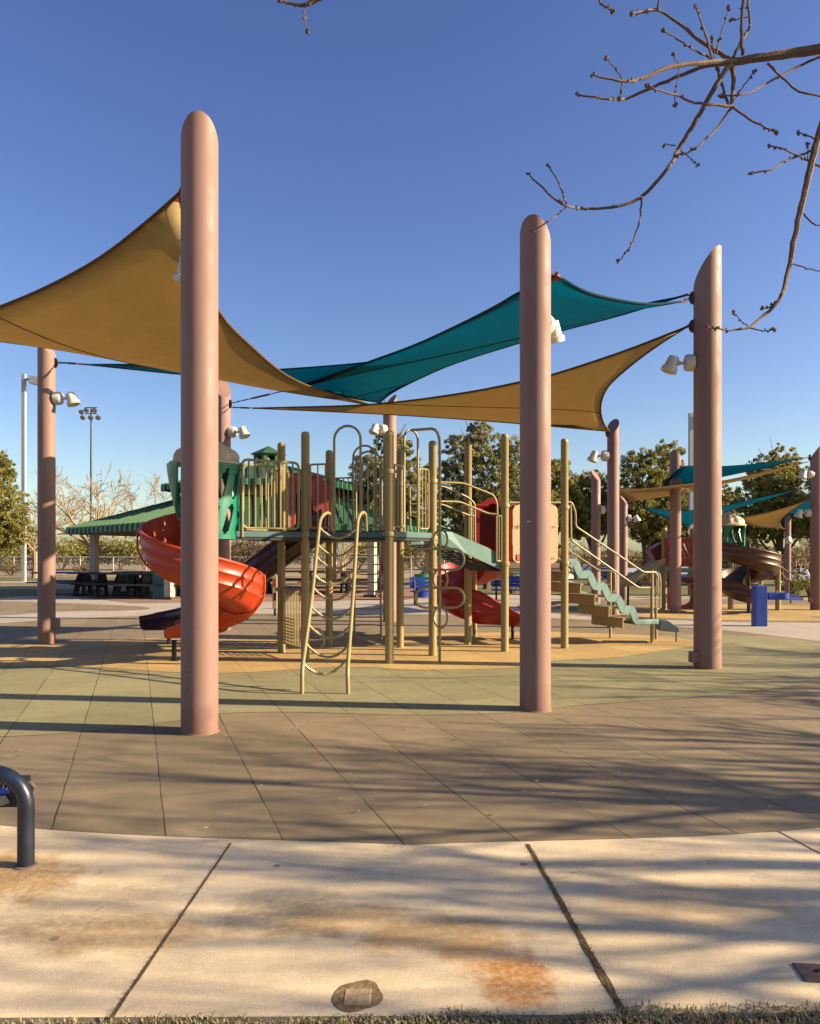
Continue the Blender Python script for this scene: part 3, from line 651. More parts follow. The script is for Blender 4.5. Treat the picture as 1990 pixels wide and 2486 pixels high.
def sweep_slide(parent,frames,m,name='spiral_slide',wall_out=.46,wall_in=.26,w=.29,ridges=True):
    # section: (u outward, v up) inner surface then outer surface
    ins=[(-w-.035,wall_in+.02),(-w-.005,wall_in+.015),(-w+.005,wall_in*.6),(-w+.05,.06),(-w*.55,.0),(0,-.02),(w*.55,.0),(w-.05,.07),(w-.005,wall_out*.45),(w+.035,wall_out*.8),(w+.05,wall_out),(w+.085,wall_out+.008)]
    out=[(w+.10,wall_out-.02),(w+.075,wall_out-.05),(w+.070,wall_out*.72),(w+.088,wall_out*.64),(w+.058,wall_out*.56),(w+.045,wall_out*.40),(w+.062,wall_out*.32),(w+.020,wall_out*.22),(w-.03,.02),(w*.6,-.045),(0,-.065),(-w*.6,-.045),(-w-.01,.01),(-w-.04,wall_in*.6),(-w-.055,wall_in-.02),(-w-.06,wall_in)]
    sec=ins+out; n=len(sec); mb=MB(); vs=[]
    for (c,o,s,vs_) in frames:
        for u,v in sec: vs.append(c+o*(u*s)+Vector((0,0,v*vs_)))
    N=len(frames); fs=[(i*n+k,i*n+(k+1)%n,(i+1)*n+(k+1)%n,(i+1)*n+k) for i in range(N-1) for k in range(n)]
    mb.add(vs,fs,True); mb.add(vs[:n],[tuple(range(n))]); mb.add(vs[-n:],[tuple(range(n))[::-1]])
    return build(name,mb,M[m],parent)
def spiral_frames(cx,cy,R,a0,a1,z0,z1,exit_len=.5,exit_drop=.05,ease=.0,n=60):
    fr=[]
    for i in range(n+1):
        t=i/n; a=R_(lerp(a0,a1,t)); z=lerp(z0,z1,t-ease*math.sin(math.pi*2*t)/(2*math.pi))
        o=Vector((math.cos(a),math.sin(a),0)); fr.append((Vector((cx,cy,z))+o*R,o,1,1))
    sgn=1 if a1>a0 else -1; a=R_(a1); o=Vector((math.cos(a),math.sin(a),0)); tdir=Vector((-math.sin(a),math.cos(a),0))*sgn
    c=fr[-1][0]
    for i in range(1,9):
        t=i/8; fr.append((c+tdir*exit_len*t+Vector((0,0,-exit_drop*t)),o,1,1-.62*t))
    return fr
def turret(parent,cx,cy,r,z0,z1,gap=(150,260),m='green',dome=True,slots=8,name='turret'):
    # curved plastic wall with slanted slots : built as grid with holes
    mb=MB(); na=108; nz=30; g0,g1=gap; SL=42
    hole=set()
    for i in range(na):
        for j in range(nz):
            a=(360*(i+.5)/na+SL*(j+.5)/nz)%360; zz=(j+.5)/nz; k=i%9
            if g0<a<g1: hole.add((i,j))
            elif (.07<zz<.46 or .54<zz<.92) and (k in (2,3,4,5)) and not (k in (2,5) and (zz<.11 or .43<zz<.58 or zz>.88)): hole.add((i,j))
    def vert(i,j,rr): a=2*math.pi*i/na+R_(SL)*j/nz; t=j/nz; fl=1+.06*max(0,t-.85)/.15; return Vector((cx+math.cos(a)*rr*fl,cy+math.sin(a)*rr*fl,z0+(z1-z0)*t))
    th=.035
    for i in range(na):
        for j in range(nz):
            if (i,j) in hole: continue
            i2=(i+1)%na
            for rr in (r,r-th): mb.add([vert(i,j,rr),vert(i2,j,rr),vert(i2,j+1,rr),vert(i,j+1,rr)],[(0,1,2,3)],True)
            for (di,dj,a,b) in ((-1,0,(i,j),(i,j+1)),(1,0,(i2,j),(i2,j+1)),(0,-1,(i,j),(i2,j)),(0,1,(i,j+1),(i2,j+1))):
                nb_=((i+di)%na,j+dj)
                if nb_ in hole or nb_[1]<0 or nb_[1]>=nz:
                    mb.add([vert(*a,r),vert(*b,r),vert(*b,r-th),vert(*a,r-th)],[(0,1,2,3)])
    t=build(name,mb,M[m],parent)
    if dome:
        mb=MB(); n=64; prof=[(r*1.08,0),(r*1.09,.03),(r*.99,.05),(r*.96,.12),(r*.88,.19),(r*.52,.30),(r*.15,.385),(r*.06,.40)]
        mb.lathe((cx,cy,z1),prof,n,flute=lambda k,n_,z:(.16*(abs(((k/n_*10)%1)-.5)*2)-.10) if z>.05 else 0,smooth=True)
        build('turret_roof',mb,M['dome'],parent)
    return t

# ------------------------------------------------------------ main play structure
PB={1:(683,1585,1074),2:(741,1604,1048),3:(799,1568,1093),4:(945,1612,1046),5:(971,1573,1090),6:(1050,1593,1070),7:(1136,1566,1075),8:(1225,1583,1053),9:(1370,1575,1065)}
PP={}
ps=thing('play_structure','large tan climbing frame with orange spiral slide, teal decks and stairs, in the centre','play structure',(0,12.6,0))
for k,(x,yb,yt) in PB.items():
    Y=gY(yb); PP[k]=(XX(x,Y),Y)
    cl={1:(1.03,),2:(2.80,1.89,1.0),3:(2.72,),4:(2.80,1.89),5:(2.78,1.85),6:(2.74,1.85),7:(2.40,),8:(2.39,1.44),9:(2.39,1.44)}[k]
    post(ps,x,Y,ZZ(yt,Y),clamps=cl)
DZ=1.93; LZ=1.45
def deck(pts,z,name='deck',th=.09,m='deckedge'):
    mb=MB(); mb.prism([Vector((x,y,z)) for x,y in pts],(0,0,-th)); o=build(name,mb,M[m],ps,bevel=.012)
    c=Vector((sum(p[0] for p in pts)/len(pts),sum(p[1] for p in pts)/len(pts),0))
    mb=MB(); mb.prism([Vector((x,y,z-th-.004)).lerp(Vector((c.x,c.y,z-th-.004)),.02) for x,y in pts],(0,0,-.035)); build('deck_underside',mb,M['black'],o)
    mb=MB(); mb.prism([Vector((x,y,z+.004)).lerp(Vector((c.x,c.y,z+.004)),.09) for x,y in pts],(0,0,.008)); build('tread_surface',mb,M['deck'],o)
    return o
P0=(XX(572,11.15),11.15)
deck([P0,(PP[2][0],PP[2][1]-.03),(PP[1][0]+.2,PP[1][1]+.25),(-2.45,12.35)],DZ)
deck([(PP[2][0]+.02,PP[2][1]-.04),(PP[4][0],PP[4][1]-.05),(PP[6][0],PP[6][1]-.05),(PP[5][0],PP[5][1]),(PP[3][0],PP[3][1])],DZ)
deck([(PP[8][0],PP[8][1]-.03),(PP[9][0],PP[9][1]-.03),(2.3,14.3),(PP[7][0],PP[7][1])],LZ,m='deck')
post(ps,500,11.9,3.0,clamps=(2.8,))
# guard panels
def pt(x,Y): return (XX(x,Y),Y,0)
panel(ps,pt(588,11.2),pt(725,11.66),ZZ(1119,11.4),ZZ(1283,11.4),8,r=.019,legs=(True,False))
panel(ps,pt(590,12.35),pt(672,12.65),ZZ(1129,12.4),1.98,5,r=.017)
panel(ps,pt(681,12.55),pt(700,13.2),ZZ(1140,12.8),1.98,3,r=.015)
panel(ps,pt(753,11.7),pt(808,11.62),ZZ(1127,11.65),1.99,2,r=.015,round_=.03)
panel(ps,pt(878,11.5),pt(922,11.45),ZZ(1127,11.48),1.99,2,r=.015,round_=.05)
arch(ps,pt(811,11.6),pt(875,11.5),ZZ(1034,11.55),DZ-.03)
panel(ps,pt(812,13.6),pt(856,13.5),ZZ(1161,13.6),2.0,3,r=.014,round_=.02)
arch(ps,pt(857,13.5),pt(912,13.4),ZZ(1082,13.45),DZ-.03,r=.018)
arch(ps,pt(864,13.75),pt(926,13.65),ZZ(1096,13.7),DZ-.5,r=.018)
panel(ps,pt(914,13.4),pt(960,13.38),ZZ(1161,13.5),2.0,3,r=.014,round_=.03)
panel(ps,pt(957,11.5),pt(980,11.75),ZZ(1131,11.7),2.0,2,r=.014,round_=.05)
panel(ps,pt(1017,12.0),pt(1040,12.2),ZZ(1139,12.1),1.99,2,r=.014,round_=.05)
# arch on the right edge with the fire pole arm
arch(ps,pt(981,11.8),pt(1014,12.0),ZZ(1044,11.9),DZ-.08,r=.018)
tubes('loop_pole',ps,[[P(1000,1044,11.9),P(1020,1043,11.6),P(1056,1040,11.3),P(1067,1062,gY(1608)),G(1067,1608)]],.021,fil=.16)
def stad(c,hw,hh,u,v,r=.018):
    rr=min(hw,hh); pts=[]
    if hw>hh: pts=arc(c+u*(hw-rr),rr,-math.pi/2,math.pi/2,10,u,v)+arc(c-u*(hw-rr),rr,math.pi/2,3*math.pi/2,10,u,v)
    else: pts=arc(c+v*(hh-rr),rr,0,math.pi,10,u,v)+arc(c-v*(hh-rr),rr,math.pi,2*math.pi,10,u,v)
    mb=MB(); mb.tube(pts,r,8,closed=True); return mb
YL=gY(1608)
for y0,y1 in ((1333,1383),(1427,1475)):
    c=P(1067,(y0+y1)/2,YL-.03); build('climbing_loop',stad(c,60/F*YL,(y1-y0)/2/F*YL,Vector((1,.12,0)).normalized(),Vector((0,0,1))),M['tan'],ps)
for y0,y1 in ((1287,1334),(1381,1430),(1473,1524)):
    c=P(1069,(y0+y1)/2,YL+.01); build('climbing_loop',stad(c,.155,(y1-y0)/2/F*YL,Vector((.62,-.78,0)).normalized(),Vector((0,0,1)),.016),M['tan'],ps)
# rear guard rails
tubes('guard_rail',ps,[[P(982,1179,13.4),P(1036,1179,13.4)],[P(996,1224,13.4),P(1036,1224,13.4)],[P(994,1180,13.4),P(996,1285,13.4)],[P(1036,1170,13.4),P(1037,1285,13.4)]],.016)
# bridge
mb=MB(); 
nb=[P(1070,1291,12.35),P(1096,1291,12.45),P(1133,1307,12.55),P(1185,1330,12.7),P(1222,1352,12.8),P(1222,1385,12.8),P(1190,1371,12.7),P(1133,1345,12.55),P(1072,1321,12.38)]
mb.prism(nb,(-.02,.045,0)); build('bridge_side',mb,M['teal'],ps)
mb=MB(); mb.prism([p+Vector((-.48,1.02,0)) for p in nb],(-.02,.045,0)); build('bridge_side',mb,M['teal'],ps)
mb=MB()
for i in range(15):
    t=i/14; a=P(1072,1321,12.38).lerp(P(1215,1384,12.8),t)+Vector((-.03,.07,-.01)); b=a+Vector((-.44,.93,0)); mb.tube([a,b],.014,5)
for s in (.15,.5,.85): mb.tube([P(1072,1321,12.38)+Vector((-.46,.98,0))*s,P(1215,1384,12.8)+Vector((-.46,.98,0))*s],.014,5)
build('bridge_floor',mb,M['black'],ps)
tubes('handrail',ps,[[P(1060,1170,12.3),P(1125,1173,12.5),P(1198,1202,12.7),P(1206,1222,12.72),P(1207,1250,12.72)],[P(1060,1217,12.3),P(1115,1218,12.5),P(1185,1247,12.7),P(1210,1249,12.72)]],.017)
tubes('handrail',ps,[[P(1060,1180,13.3),P(1077,1181,13.35),P(1135,1207,13.6),P(1152,1222,13.65),P(1153,1318,13.65)],[P(1062,1224,13.3),P(1075,1225,13.35),P(1137,1251,13.6),P(1153,1253,13.65)]],.017)
panel(ps,pt(1205,12.72),pt(1217,12.75),ZZ(1252,12.7),ZZ(1362,12.7),1,r=.013,round_=.01)
panel(ps,pt(1142,13.62),pt(1153,13.65),ZZ(1230,13.6),ZZ(1330,13.6),1,r=.013,round_=.01)
# beige play panel between the right posts
def rrect(x0,x1,y0,y1,Ya,Yb,r=14):
    pts=[]
    for cx,cy,a0 in ((x1-r,y0+r,-90),(x1-r,y1-r,0),(x0+r,y1-r,90),(x0+r,y0+r,180)):
        for i in range(6):
            a=R_(a0+90*i/5); x=cx+r*math.cos(a); y=cy+r*math.sin(a); pts.append(P(x,y,lerp(Ya,Yb,(x-x0)/(x1-x0))))
    return pts
mb=MB(); mb.prism(rrect(1245,1354,1226,1367,12.88,13.18),(0,.03,0)); pp=build('play_panel',mb,M['beige'],ps)
tubes('panel_rail',ps,[[P(1236,1220,12.84),P(1360,1220,13.2)]],.018)
tubes('panel_rail',ps,[[P(1236,1372,12.84),P(1360,1372,13.2)]],.014)
def text(s,loc,size,m,parent,rot=(R_(90),0,0),name='lettering',ext=.002,sx=1):
    c=bpy.data.curves.new(name,'FONT'); c.body=s; c.size=size; c.extrude=ext; c.align_x='CENTER'; c.align_y='CENTER'
    o=bpy.data.objects.new('tmp',c); COL.objects.link(o); dg=bpy.context.evaluated_depsgraph_get(); me=bpy.data.meshes.new_from_object(o.evaluated_get(dg)); bpy.data.objects.remove(o)
    me.materials.clear(); me.materials.append(m); o=bpy.data.objects.new(name,me); COL.objects.link(o); o.parent=parent
    o.location=Vector(loc)-org(parent); o.rotation_euler=rot; return o
pr=(R_(90),0,math.atan2(.3,.75))
text('Th',P(1258,1279,12.9)+Vector((0,-.006,0)),.075,M['ink'],pp,rot=pr)
text('en',P(1343,1279,13.12)+Vector((0,-.006,0)),.075,M['ink'],pp,rot=pr)
text('co',P(1341,1355,13.12)+Vector((0,-.006,0)),.08,M['ink'],pp,rot=pr)
mb=MB(); mb.prism([P(1255,1345,12.895),P(1266,1345,12.93),P(1266,1360,12.93),P(1255,1360,12.895)],(0,-.004,0)); build('printed_square',mb,M['inkred'],pp)
# red hood + red slide
def hood(parent,c,u,wid,zb,zt,m,hole_w,depth=.16,name='slide_hood',flat=False):
    u=Vector(u).normalized(); nrm=Vector((-u.y,u.x,0)); c=Vector(c)
    n=16; outer=[];inner=[]
    R=wid/2; Ri=hole_w/2
    outer=[c-u*R+Vector((0,0,zb))]+[c+Vector((0,0,max(zb,zt-R)))+u*(-R*math.cos(math.pi*i/n))+Vector((0,0,min(R,zt-zb)*math.sin(math.pi*i/n))) for i in range(n+1)]+[c+u*R+Vector((0,0,zb))]
    zi=zt-(R-Ri)-.03
    inner=[c-u*Ri+Vector((0,0,zb))]+[c+Vector((0,0,max(zb,zi-Ri)))+u*(-Ri*math.cos(math.pi*i/n))+Vector((0,0,Ri*math.sin(math.pi*i/n))) for i in range(n+1)]+[c+u*Ri+Vector((0,0,zb))]
    N=len(outer); mb=MB(); of=nrm*.04
    o2=[p+of for p in outer]; i2=[p+of for p in inner]; i3=[p+nrm*depth for p in inner]
    vs=outer+inner+o2+i2+i3
    for i in range(N-1):
        mb.add([outer[i],outer[i+1],inner[i+1],inner[i]],[(0,1,2,3)]); mb.add([o2[i],o2[i+1],i2[i+1],i2[i]],[(0,1,2,3)])
        mb.add([outer[i],outer[i+1],o2[i+1],o2[i]],[(0,1,2,3)],True); mb.add([inner[i],inner[i+1],i3[i+1],i3[i]],[(0,1,2,3)],True)
    mb.add(i3,[tuple(range(N))])
    return build(name,mb,M[m],parent)
hc=Vector((XX(1199,14.1),14.1,0))
hood(ps,hc,(1,.05,0),.66,LZ,ZZ(1209,14.1),'red',.52,depth=.7)
tubes('hood_bar',ps,[[P(1152,1228,14.0),P(1186,1228,14.0)],[P(1234,1229,14.0),P(1248,1229,14.0)]],.03,m='red')
rc=(XX(1152,15.1),15.1)
fr=spiral_frames(rc[0],rc[1],.50,-20,272,1.36,.36,exit_len=.75,exit_drop=.08)
rs=sweep_slide(ps,fr,'red',wall_out=.56,wall_in=.34,w=.29)
mb=MB(); mb.tube([(rc[0],rc[1],0),(rc[0],rc[1],1.4)],.045,12); build('slide_support',mb,M['tan'],rs)
mb=MB(); e=fr[-1][0]; mb.tube([(e.x-.1,e.y,0),(e.x-.1,e.y,e.z)],.03,8); build('slide_leg',mb,M['black'],rs)
# faded red hood + purple straight slide
hood(ps,Vector((XX(742,13.4),13.4,0)),(1,.12,0),.80,DZ,ZZ(1144,13.4),'fadedred',.34,depth=.6)
mb=MB(); mb.prism([P(693,1146,13.3),P(752,1152,13.35),P(800,1175,13.5),P(800,1286,13.5),P(770,1286,13.45),P(755,1200,13.4),P(735,1180,13.35),P(718,1200,13.35),P(716,1287,13.35),P(693,1287,13.3)],(0,.04,0)); build('slide_panel',mb,M['fadedred'],ps)
def straight_slide(parent,path,side,m,w=.24,hw=.22,name='straight_slide'):
    fr=[];path=smooth_path(path,8)
    side=Vector(side).normalized()
    return [(p,side,1,1) for p in path]
ys=13.2
pth=[Vector((XX(x,Y),Y,z)) for x,Y,z in ((790,13.0,1.86),(729,13.05,1.62),(670,13.2,1.33),(619,13.3,1.06),(540,13.5,.66),(470,13.65,.38),(410,13.8,.31),(358,13.85,.29))]
frp=straight_slide(ps,pth,(-.05,-1,0),'purple'); n_=len(frp)
frp=[(p,o,s_,1-.5*max(0,(i/n_-.45)/.55)) for i,(p,o,s_,v) in enumerate(frp)]
sp=sweep_slide(ps,frp,'purple',name='straight_slide',wall_out=.46,wall_in=.46,w=.30)
mb=MB(); mb.tube([pth[-2]+Vector((0,0,-.35)),pth[-2]],.035,8); build('slide_leg',mb,M['black'],sp)
# orange spiral slide + turret
oc=(XX(492,11.3),11.3)
fr=spiral_frames(oc[0],oc[1],.535,110,452,DZ-.12,.44,exit_len=.62,exit_drop=.08)
osl=sweep_slide(ps,fr,'orange',wall_out=.50,wall_in=.30,w=.25)
mb=MB(); mb.tube([(oc[0],oc[1],0),(oc[0],oc[1],DZ+.8)],.05,12); build('slide_support',mb,M['tan'],osl)
mb=MB(); e=fr[-2][0]; mb.box((e.x+.03,e.y-.12,.16),(.06,.05,.32)); mb.box((e.x+.03,e.y-.12,.006),(.14,.12,.012)); build('slide_leg',mb,M['black'],osl)
turret(ps,oc[0]+.05,oc[1],.475,DZ-.12,ZZ(1128,11.2),gap=(130,262))
mb=MB()   # flared hood beside the slide entrance
na_,nz_=14,12; zt_,zb_=ZZ(1128,11.2),ZZ(1262,11.2); g=[]
for sgn in (0,1):
    for i in range(na_+1):
        for j in range(nz_+1):
            t=j/nz_; a=R_(lerp(158,238-44*t*t,i/na_)); rr=.55-.15*t**1.3-.03*sgn
            g.append(Vector((oc[0]+.05+math.cos(a)*rr,oc[1]+math.sin(a)*rr,lerp(zt_,zb_,t))))
m_=(na_+1)*(nz_+1); q_=lambda i,j,s_:s_*m_+i*(nz_+1)+j
fs=[]
for i in range(na_):
    for j in range(nz_):
        for s_ in (0,1): fs.append((q_(i,j,s_),q_(i+1,j,s_),q_(i+1,j+1,s_),q_(i,j+1,s_)))
    for j in (0,nz_): fs.append((q_(i,j,0),q_(i+1,j,0),q_(i+1,j,1),q_(i,j,1)))
for j in range(nz_):
    for i in (0,na_): fs.append((q_(i,j,0),q_(i,j+1,0),q_(i,j+1,1),q_(i,j,1)))
mb.add(g,fs,True)
build('turret_lip',mb,M['green'],ps)
def flange(par,fr_,i,m,wo,wi,w):
    c,o,s_,v_=fr_[i]; mb=MB(); pts=[c+o*u+Vector((0,0,v*v_)) for u,v in ((-w-.075,wi),(-w-.06,.02),(-w*.6,-.06),(0,-.08),(w*.6,-.06),(w-.01,.01),(w+.09,wo*.35),(w+.105,wo*.75),(w+.10,wo))]
    mb.tube(smooth_path(pts,3),.016,6); build('slide_flange',mb,M[m],par)
for i in (2,16,30,44,57): flange(osl,fr,i,'orange',.50,.30,.25)
# lattice panel low between posts 1 and 2
a=Vector((*PP[1],0)); b=Vector((*PP[2],0)); d=(b-a).normalized()
lp=panel(ps,a+d*.09,b-d*.09,1.05,.17,12,r=.012,name='lattice_panel',round_=.02)
mb=MB()
for z in (.23,.28,.33,.38,.43,.48,.53,.58): mb.tube([Vector((*(a+d*.12)[:2],z)),Vector((*(a+d*.60)[:2],z))],.009,5)
build('cross_wire',mb,M['tan'],lp)
tubes('step_handle',ps,[[P(752,1526,11.7),P(778,1528,11.6),P(786,1545,11.6),P(786,1566,11.6),P(775,1574,11.6),P(750,1573,11.7)],[P(752,1533,11.9),P(772,1528,11.75),P(780,1535,11.6)]],.017)
# sling ladder
yl0=gY(1686); yl1=11.35
def rail(pl): return [P(x,y,Y) for x,y,Y in pl]
Lr=rail([(733,1687,yl0),(733,1626,yl0+.02),(758,1440,9.95),(776,1265,11.0),(784,1250,11.25),(795,1244,11.4),(803,1250,11.5),(806,1290,11.5)])
Rr=rail([(845,1688,yl0),(843,1629,yl0+.02),(857,1440,9.95),(868,1262,11.0),(875,1247,11.2),(882,1243,11.32),(888,1250,11.4),(890,1290,11.4)])
ld=bpy.data.objects.new('sling_ladder',None)
mb=MB(); mb.tube(fillet(Lr,.1),.024,10); lad=build('ladder_rail',mb,M['tan'],ps)
mb=MB(); mb.tube(fillet(Rr,.1),.024,10); build('ladder_rail',mb,M['tan'],ps)
bpy.data.objects.remove(ld)
def onrail(Rl,z):
    q=smooth_path(Rl[1:4],12)
    return min(q,key=lambda p:abs(p.z-z))
for i in range(9):
    z=lerp(.36,1.98,i/8); p=onrail(Lr,z); q=onrail(Rr,z+.01)
    pts=[p.lerp(q,t)+Vector((0,.05*math.sin(math.pi*t),-.17*math.sin(math.pi*t)**.8)) for t in [k/14 for k in range(15)]]
    mb=MB(); mb.tube(pts,.0155,8)
    for t in (2,4,10,12): mb.tube([pts[t],pts[t+1] if t<13 else pts[t]],.021,8)
    build('ladder_rung',mb,M['tan_rail'],ps)
# rear vertical ladder
yr=gY(1560)
tubes('ladder_rail',ps,[[G(860,1560),P(861,1290,yr-.3)]],.018)
tubes('ladder_rail',ps,[[G(925,1560),P(922,1290,yr-.3)]],.018)
for i in range(11):
    t=i/10.5; y=lerp(1540,1318,t); Y=yr-.3*(t); sg=(random.random()-.5)*.04
    mb=MB(); a=P(860,y,Y); b=P(924,y,Y); mb.tube([a,a.lerp(b,.3)+Vector((0,0,sg)),a.lerp(b,.7)+Vector((0,0,sg)),b],.013,6); build('ladder_rung',mb,M['tan'],ps)
# stairs
S0=Vector((PP[9][0]+.04,PP[9][1]-.02,LZ)); S1v=P(1548,1510,13.75)
sd=(S1v-S0); run=Vector((sd.x,sd.y,0)); L=run.length; ud=run.normalized(); wd=Vector((-ud.y,ud.x,0)); wd=wd if wd.y>0 else -wd
NS=5; rise=(LZ-.42)/NS
def wavep(t): # stepped smooth wave
    k=t*NS; i=math.floor(k); f=k-i; s=f*f*(3-2*f); s=0 if f<.45 else min(1,(f-.45)/.5); s=s*s*(3-2*s)
    return LZ-rise*(i+s)
def stringer(off):
    up=[];N=80
    for i in range(N+1):
        t=i/N; up.append(S0*1.0+ud*L*t+wd*off); up[-1].z=wavep(min(t,.9999))+.07
    pts=[]
    cent=[Vector((p.x,p.y,p.z-.06)) for p in up]
    mb=MB(); hw=.066
    a=[];b=[]
    for i,p in enumerate(cent):
        d=(cent[min(i+1,N)]-cent[max(i-1,0)]).normalized(); nrm=d.cross(wd).normalized()
        a.append(p+nrm*hw-wd*.02); b.append(p-nrm*hw-wd*.02)
    a2=[p+wd*.04 for p in a]; b2=[p+wd*.04 for p in b]; n=N+1; vs=a+b+a2+b2; fs=[]
    for i in range(N): fs+=[(i,i+1,n+i+1,n+i),(2*n+i,3*n+i,3*n+i+1,2*n+i+1),(i,2*n+i,2*n+i+1,i+1),(n+i,n+i+1,3*n+i+1,3*n+i)]
    fs+=[(0,n,3*n,2*n),(N,2*n+N,3*n+N,n+N)]
    mb.add(vs,fs,True); return build('stair_stringer',mb,M['teal'],ps)
stringer(0); stringer(1.0)
for i in range(NS):
    c=S0+ud*(L*(i+.5)/NS)+wd*.5; z=LZ-rise*(i+1)+rise*.1; ang=math.atan2(ud.y,ud.x)
    mb=MB(); mb.box((c.x,c.y,z+.02),(L/NS*1.05,.94,.035),ang); st=build('stair_tread',mb,M['tan'],ps,bevel=.006)
    mb=MB(); q=c-ud*(L/NS*.5); mb.box((q.x,q.y,z-.06),(.02,.94,.15),ang); build('riser_plate',mb,M['tan'],st)
    mb=MB()
    for k in range(9):
        o=c-ud*(L/NS*.5)+wd*(.47)-wd*.0; 
        mb.tube([o+ud*(.03*k)+Vector((0,0,z-.03-o.z)),o+ud*(.03*k+.05)+Vector((0,0,z-.16-o.z))],.006,4)
    mb.tube([c-ud*.1+wd*.48+Vector((0,0,z-.03-c.z)),c+ud*.18+wd*.48+Vector((0,0,z-.03-c.z))],.008,4)
    build('mesh_end',mb,M['black'],st)
mb=MB(); c=S1v+wd*.5+ud*.22; ang=math.atan2(ud.y,ud.x); mb.box((c.x,c.y,.40),(.46,1.02,.09),ang); ldg=build('landing_step',mb,M['teal'],ps,bevel=.015)
mb=MB(); mb.box((c.x,c.y,.451),(.38,.92,.012),ang); build('tread_surface',mb,M['deck'],ldg)
for sft,wf in ((.14,-.02),(.30,.10),(-.05,1.02)):
    q=S1v+ud*sft+wd*wf
# landing posts and rails
q1=G(1582,1563); q2=G(1592,1553); q3=G(1481,1550)
def thinpost(q,zt,r=.034):
    mb=MB(); mb.tube([(q.x,q.y,0),(q.x,q.y,zt)],r,12); return build('post',mb,M['tan'],ps)
thinpost(q1,ZZ(1385,q1.y),.030); thinpost(q2,ZZ(1480,q2.y),.026); thinpost(q3,ZZ(1386,q3.y),.026)
Ya=q1.y; Yp=PP[9][1]
tubes('handrail',ps,[[P(1370,1218,Yp),P(1388,1219,Yp+.05),P(1397,1245,Yp+.08),P(1397,1278,Yp+.1),P(1562,1389,Ya-.15),P(1590,1389,Ya),P(1597,1400,Ya),P(1597,1440,Ya),P(1588,1449,Ya)],
 [P(1385,1222,Yp+.05),P(1386,1312,Yp+.08),P(1550,1427,Ya-.1),P(1583,1427,Ya)]],.0165,m='tan_rail')
tubes('handrail',ps,[[P(1588,1387,Ya+.1),P(1600,1392,Ya+.1),P(1603,1410,Ya+.1),P(1602,1470,Ya+.1),P(1598,1480,Ya+.1),P(1592,1477,Ya+.05),P(1593,1395,Ya+.05)]],.0145,m='tan_rail')
tubes('handrail',ps,[[P(1310,1288,14.2),P(1378,1335,14.2),P(1455,1386,14.3),P(1476,1385,14.3),P(1492,1388,14.3),P(1493,1430,14.3),P(1484,1441,14.3)],
 [P(1330,1340,14.2),P(1378,1372,14.2),P(1450,1419,14.3),P(1479,1419,14.3)]],.0155,m='tan_rail')
# transfer step at the far right
mb=MB(); mb.prism([P(1604,1506,13.9),P(1622,1507,13.9),P(1648,1524,13.9),P(1650,1534,13.9),P(1640,1535,13.9),P(1600,1531,13.9)],(.05,.42,0)); tsp=build('ramp_step',mb,M['greyplastic'] if False else mat('slate_plastic',(0.10,0.15,0.16),0.5,0.1,5),ps,bevel=.01)
q=G(1641,1560); mb=MB(); mb.tube([q,(q.x,q.y,.27)],.014,8); build('step_leg',mb,M['black'],tsp)

# ------------------------------------------------------------ second play structure (right, behind)
p2=thing('play_structure','smaller play tower behind at right with brown spiral slide, green turret and red slotted panel','play structure',(10.5,21.5,0))
def zp(y,Y): return ZZ(y,Y)
post(p2,1612,22.5,zp(1281,22.5),r=.075,clamps=(zp(1306,22.5),zp(1378,22.5)))
post(p2,1622,23.3,zp(1282,23.3),r=.075)
post(p2,1773,22.6,zp(1285,22.6),r=.075,clamps=(zp(1403,22.6),))
post(p2,1888,22.2,zp(1338,22.2),r=.075,clamps=(zp(1413,22.2),))
post(p2,1846,23.5,zp(1338,23.5),r=.06)
post(p2,1680,22.6,zp(1283,22.6),r=.07)
mb=MB(); a=[P(1612,1380,22.4),P(1775,1380,22.4)]; mb.prism([a[0],a[1],a[1]+Vector((0,1.4,0)),a[0]+Vector((0,1.4,0))],(0,0,-.09)); build('deck',mb,M['teal'],p2)
# red slotted panel
def slotpanel(x0,x1,y0,y1,Y,m,parent):
    mb=MB(); n=6; W=(x1-x0)/n
    mb.prism([P(x0,y0,Y),P(x1,y0,Y),P(x1,y0+9,Y),P(x0,y0+9,Y)],(0,.06,0)); mb.prism([P(x0,y1-8,Y),P(x1,y1-8,Y),P(x1,y1,Y),P(x0,y1,Y)],(0,.06,0))
    ym=(y0+y1)/2
    for i in range(-1,n+1):
        for (ya,yb) in ((y0+8,ym+1),(ym-1,y1-7)):
            xa=x0+W*i; xb=xa+W*.9
            pts=[(xa,ya),(xa+W*.62,ya),(xb+W*.62,yb),(xb,yb)]
            pts=[(min(max(x,x0),x1),y) for x,y in pts]
            if max(p[0] for p in pts)-min(p[0] for p in pts)<2: continue
            mb.prism([P(x,y,Y+.003) for x,y in pts],(0,.05,0))
    return build('slotted_panel',mb,M[m],parent,recalc=True)
slotpanel(1616,1682,1306,1373,22.35,'red',p2)
mb=MB(); mb.prism([P(1849,1346,22.4),P(1886,1345,22.3),P(1886,1408,22.3),P(1849,1408,22.4)],(0,.05,0)); rp=build('red_panel',mb,M['red'],p2)
mb=MB(); 
for (x,y) in ((1860,1356),(1868,1366),(1878,1360),(1862,1380),(1874,1384),(1866,1396)): mb.lathe(P(x,y,22.3),[(.025,0),(.02,.02)],8,axis=(0,-1,0))
build('panel_knob',mb,M['maroon'],rp)
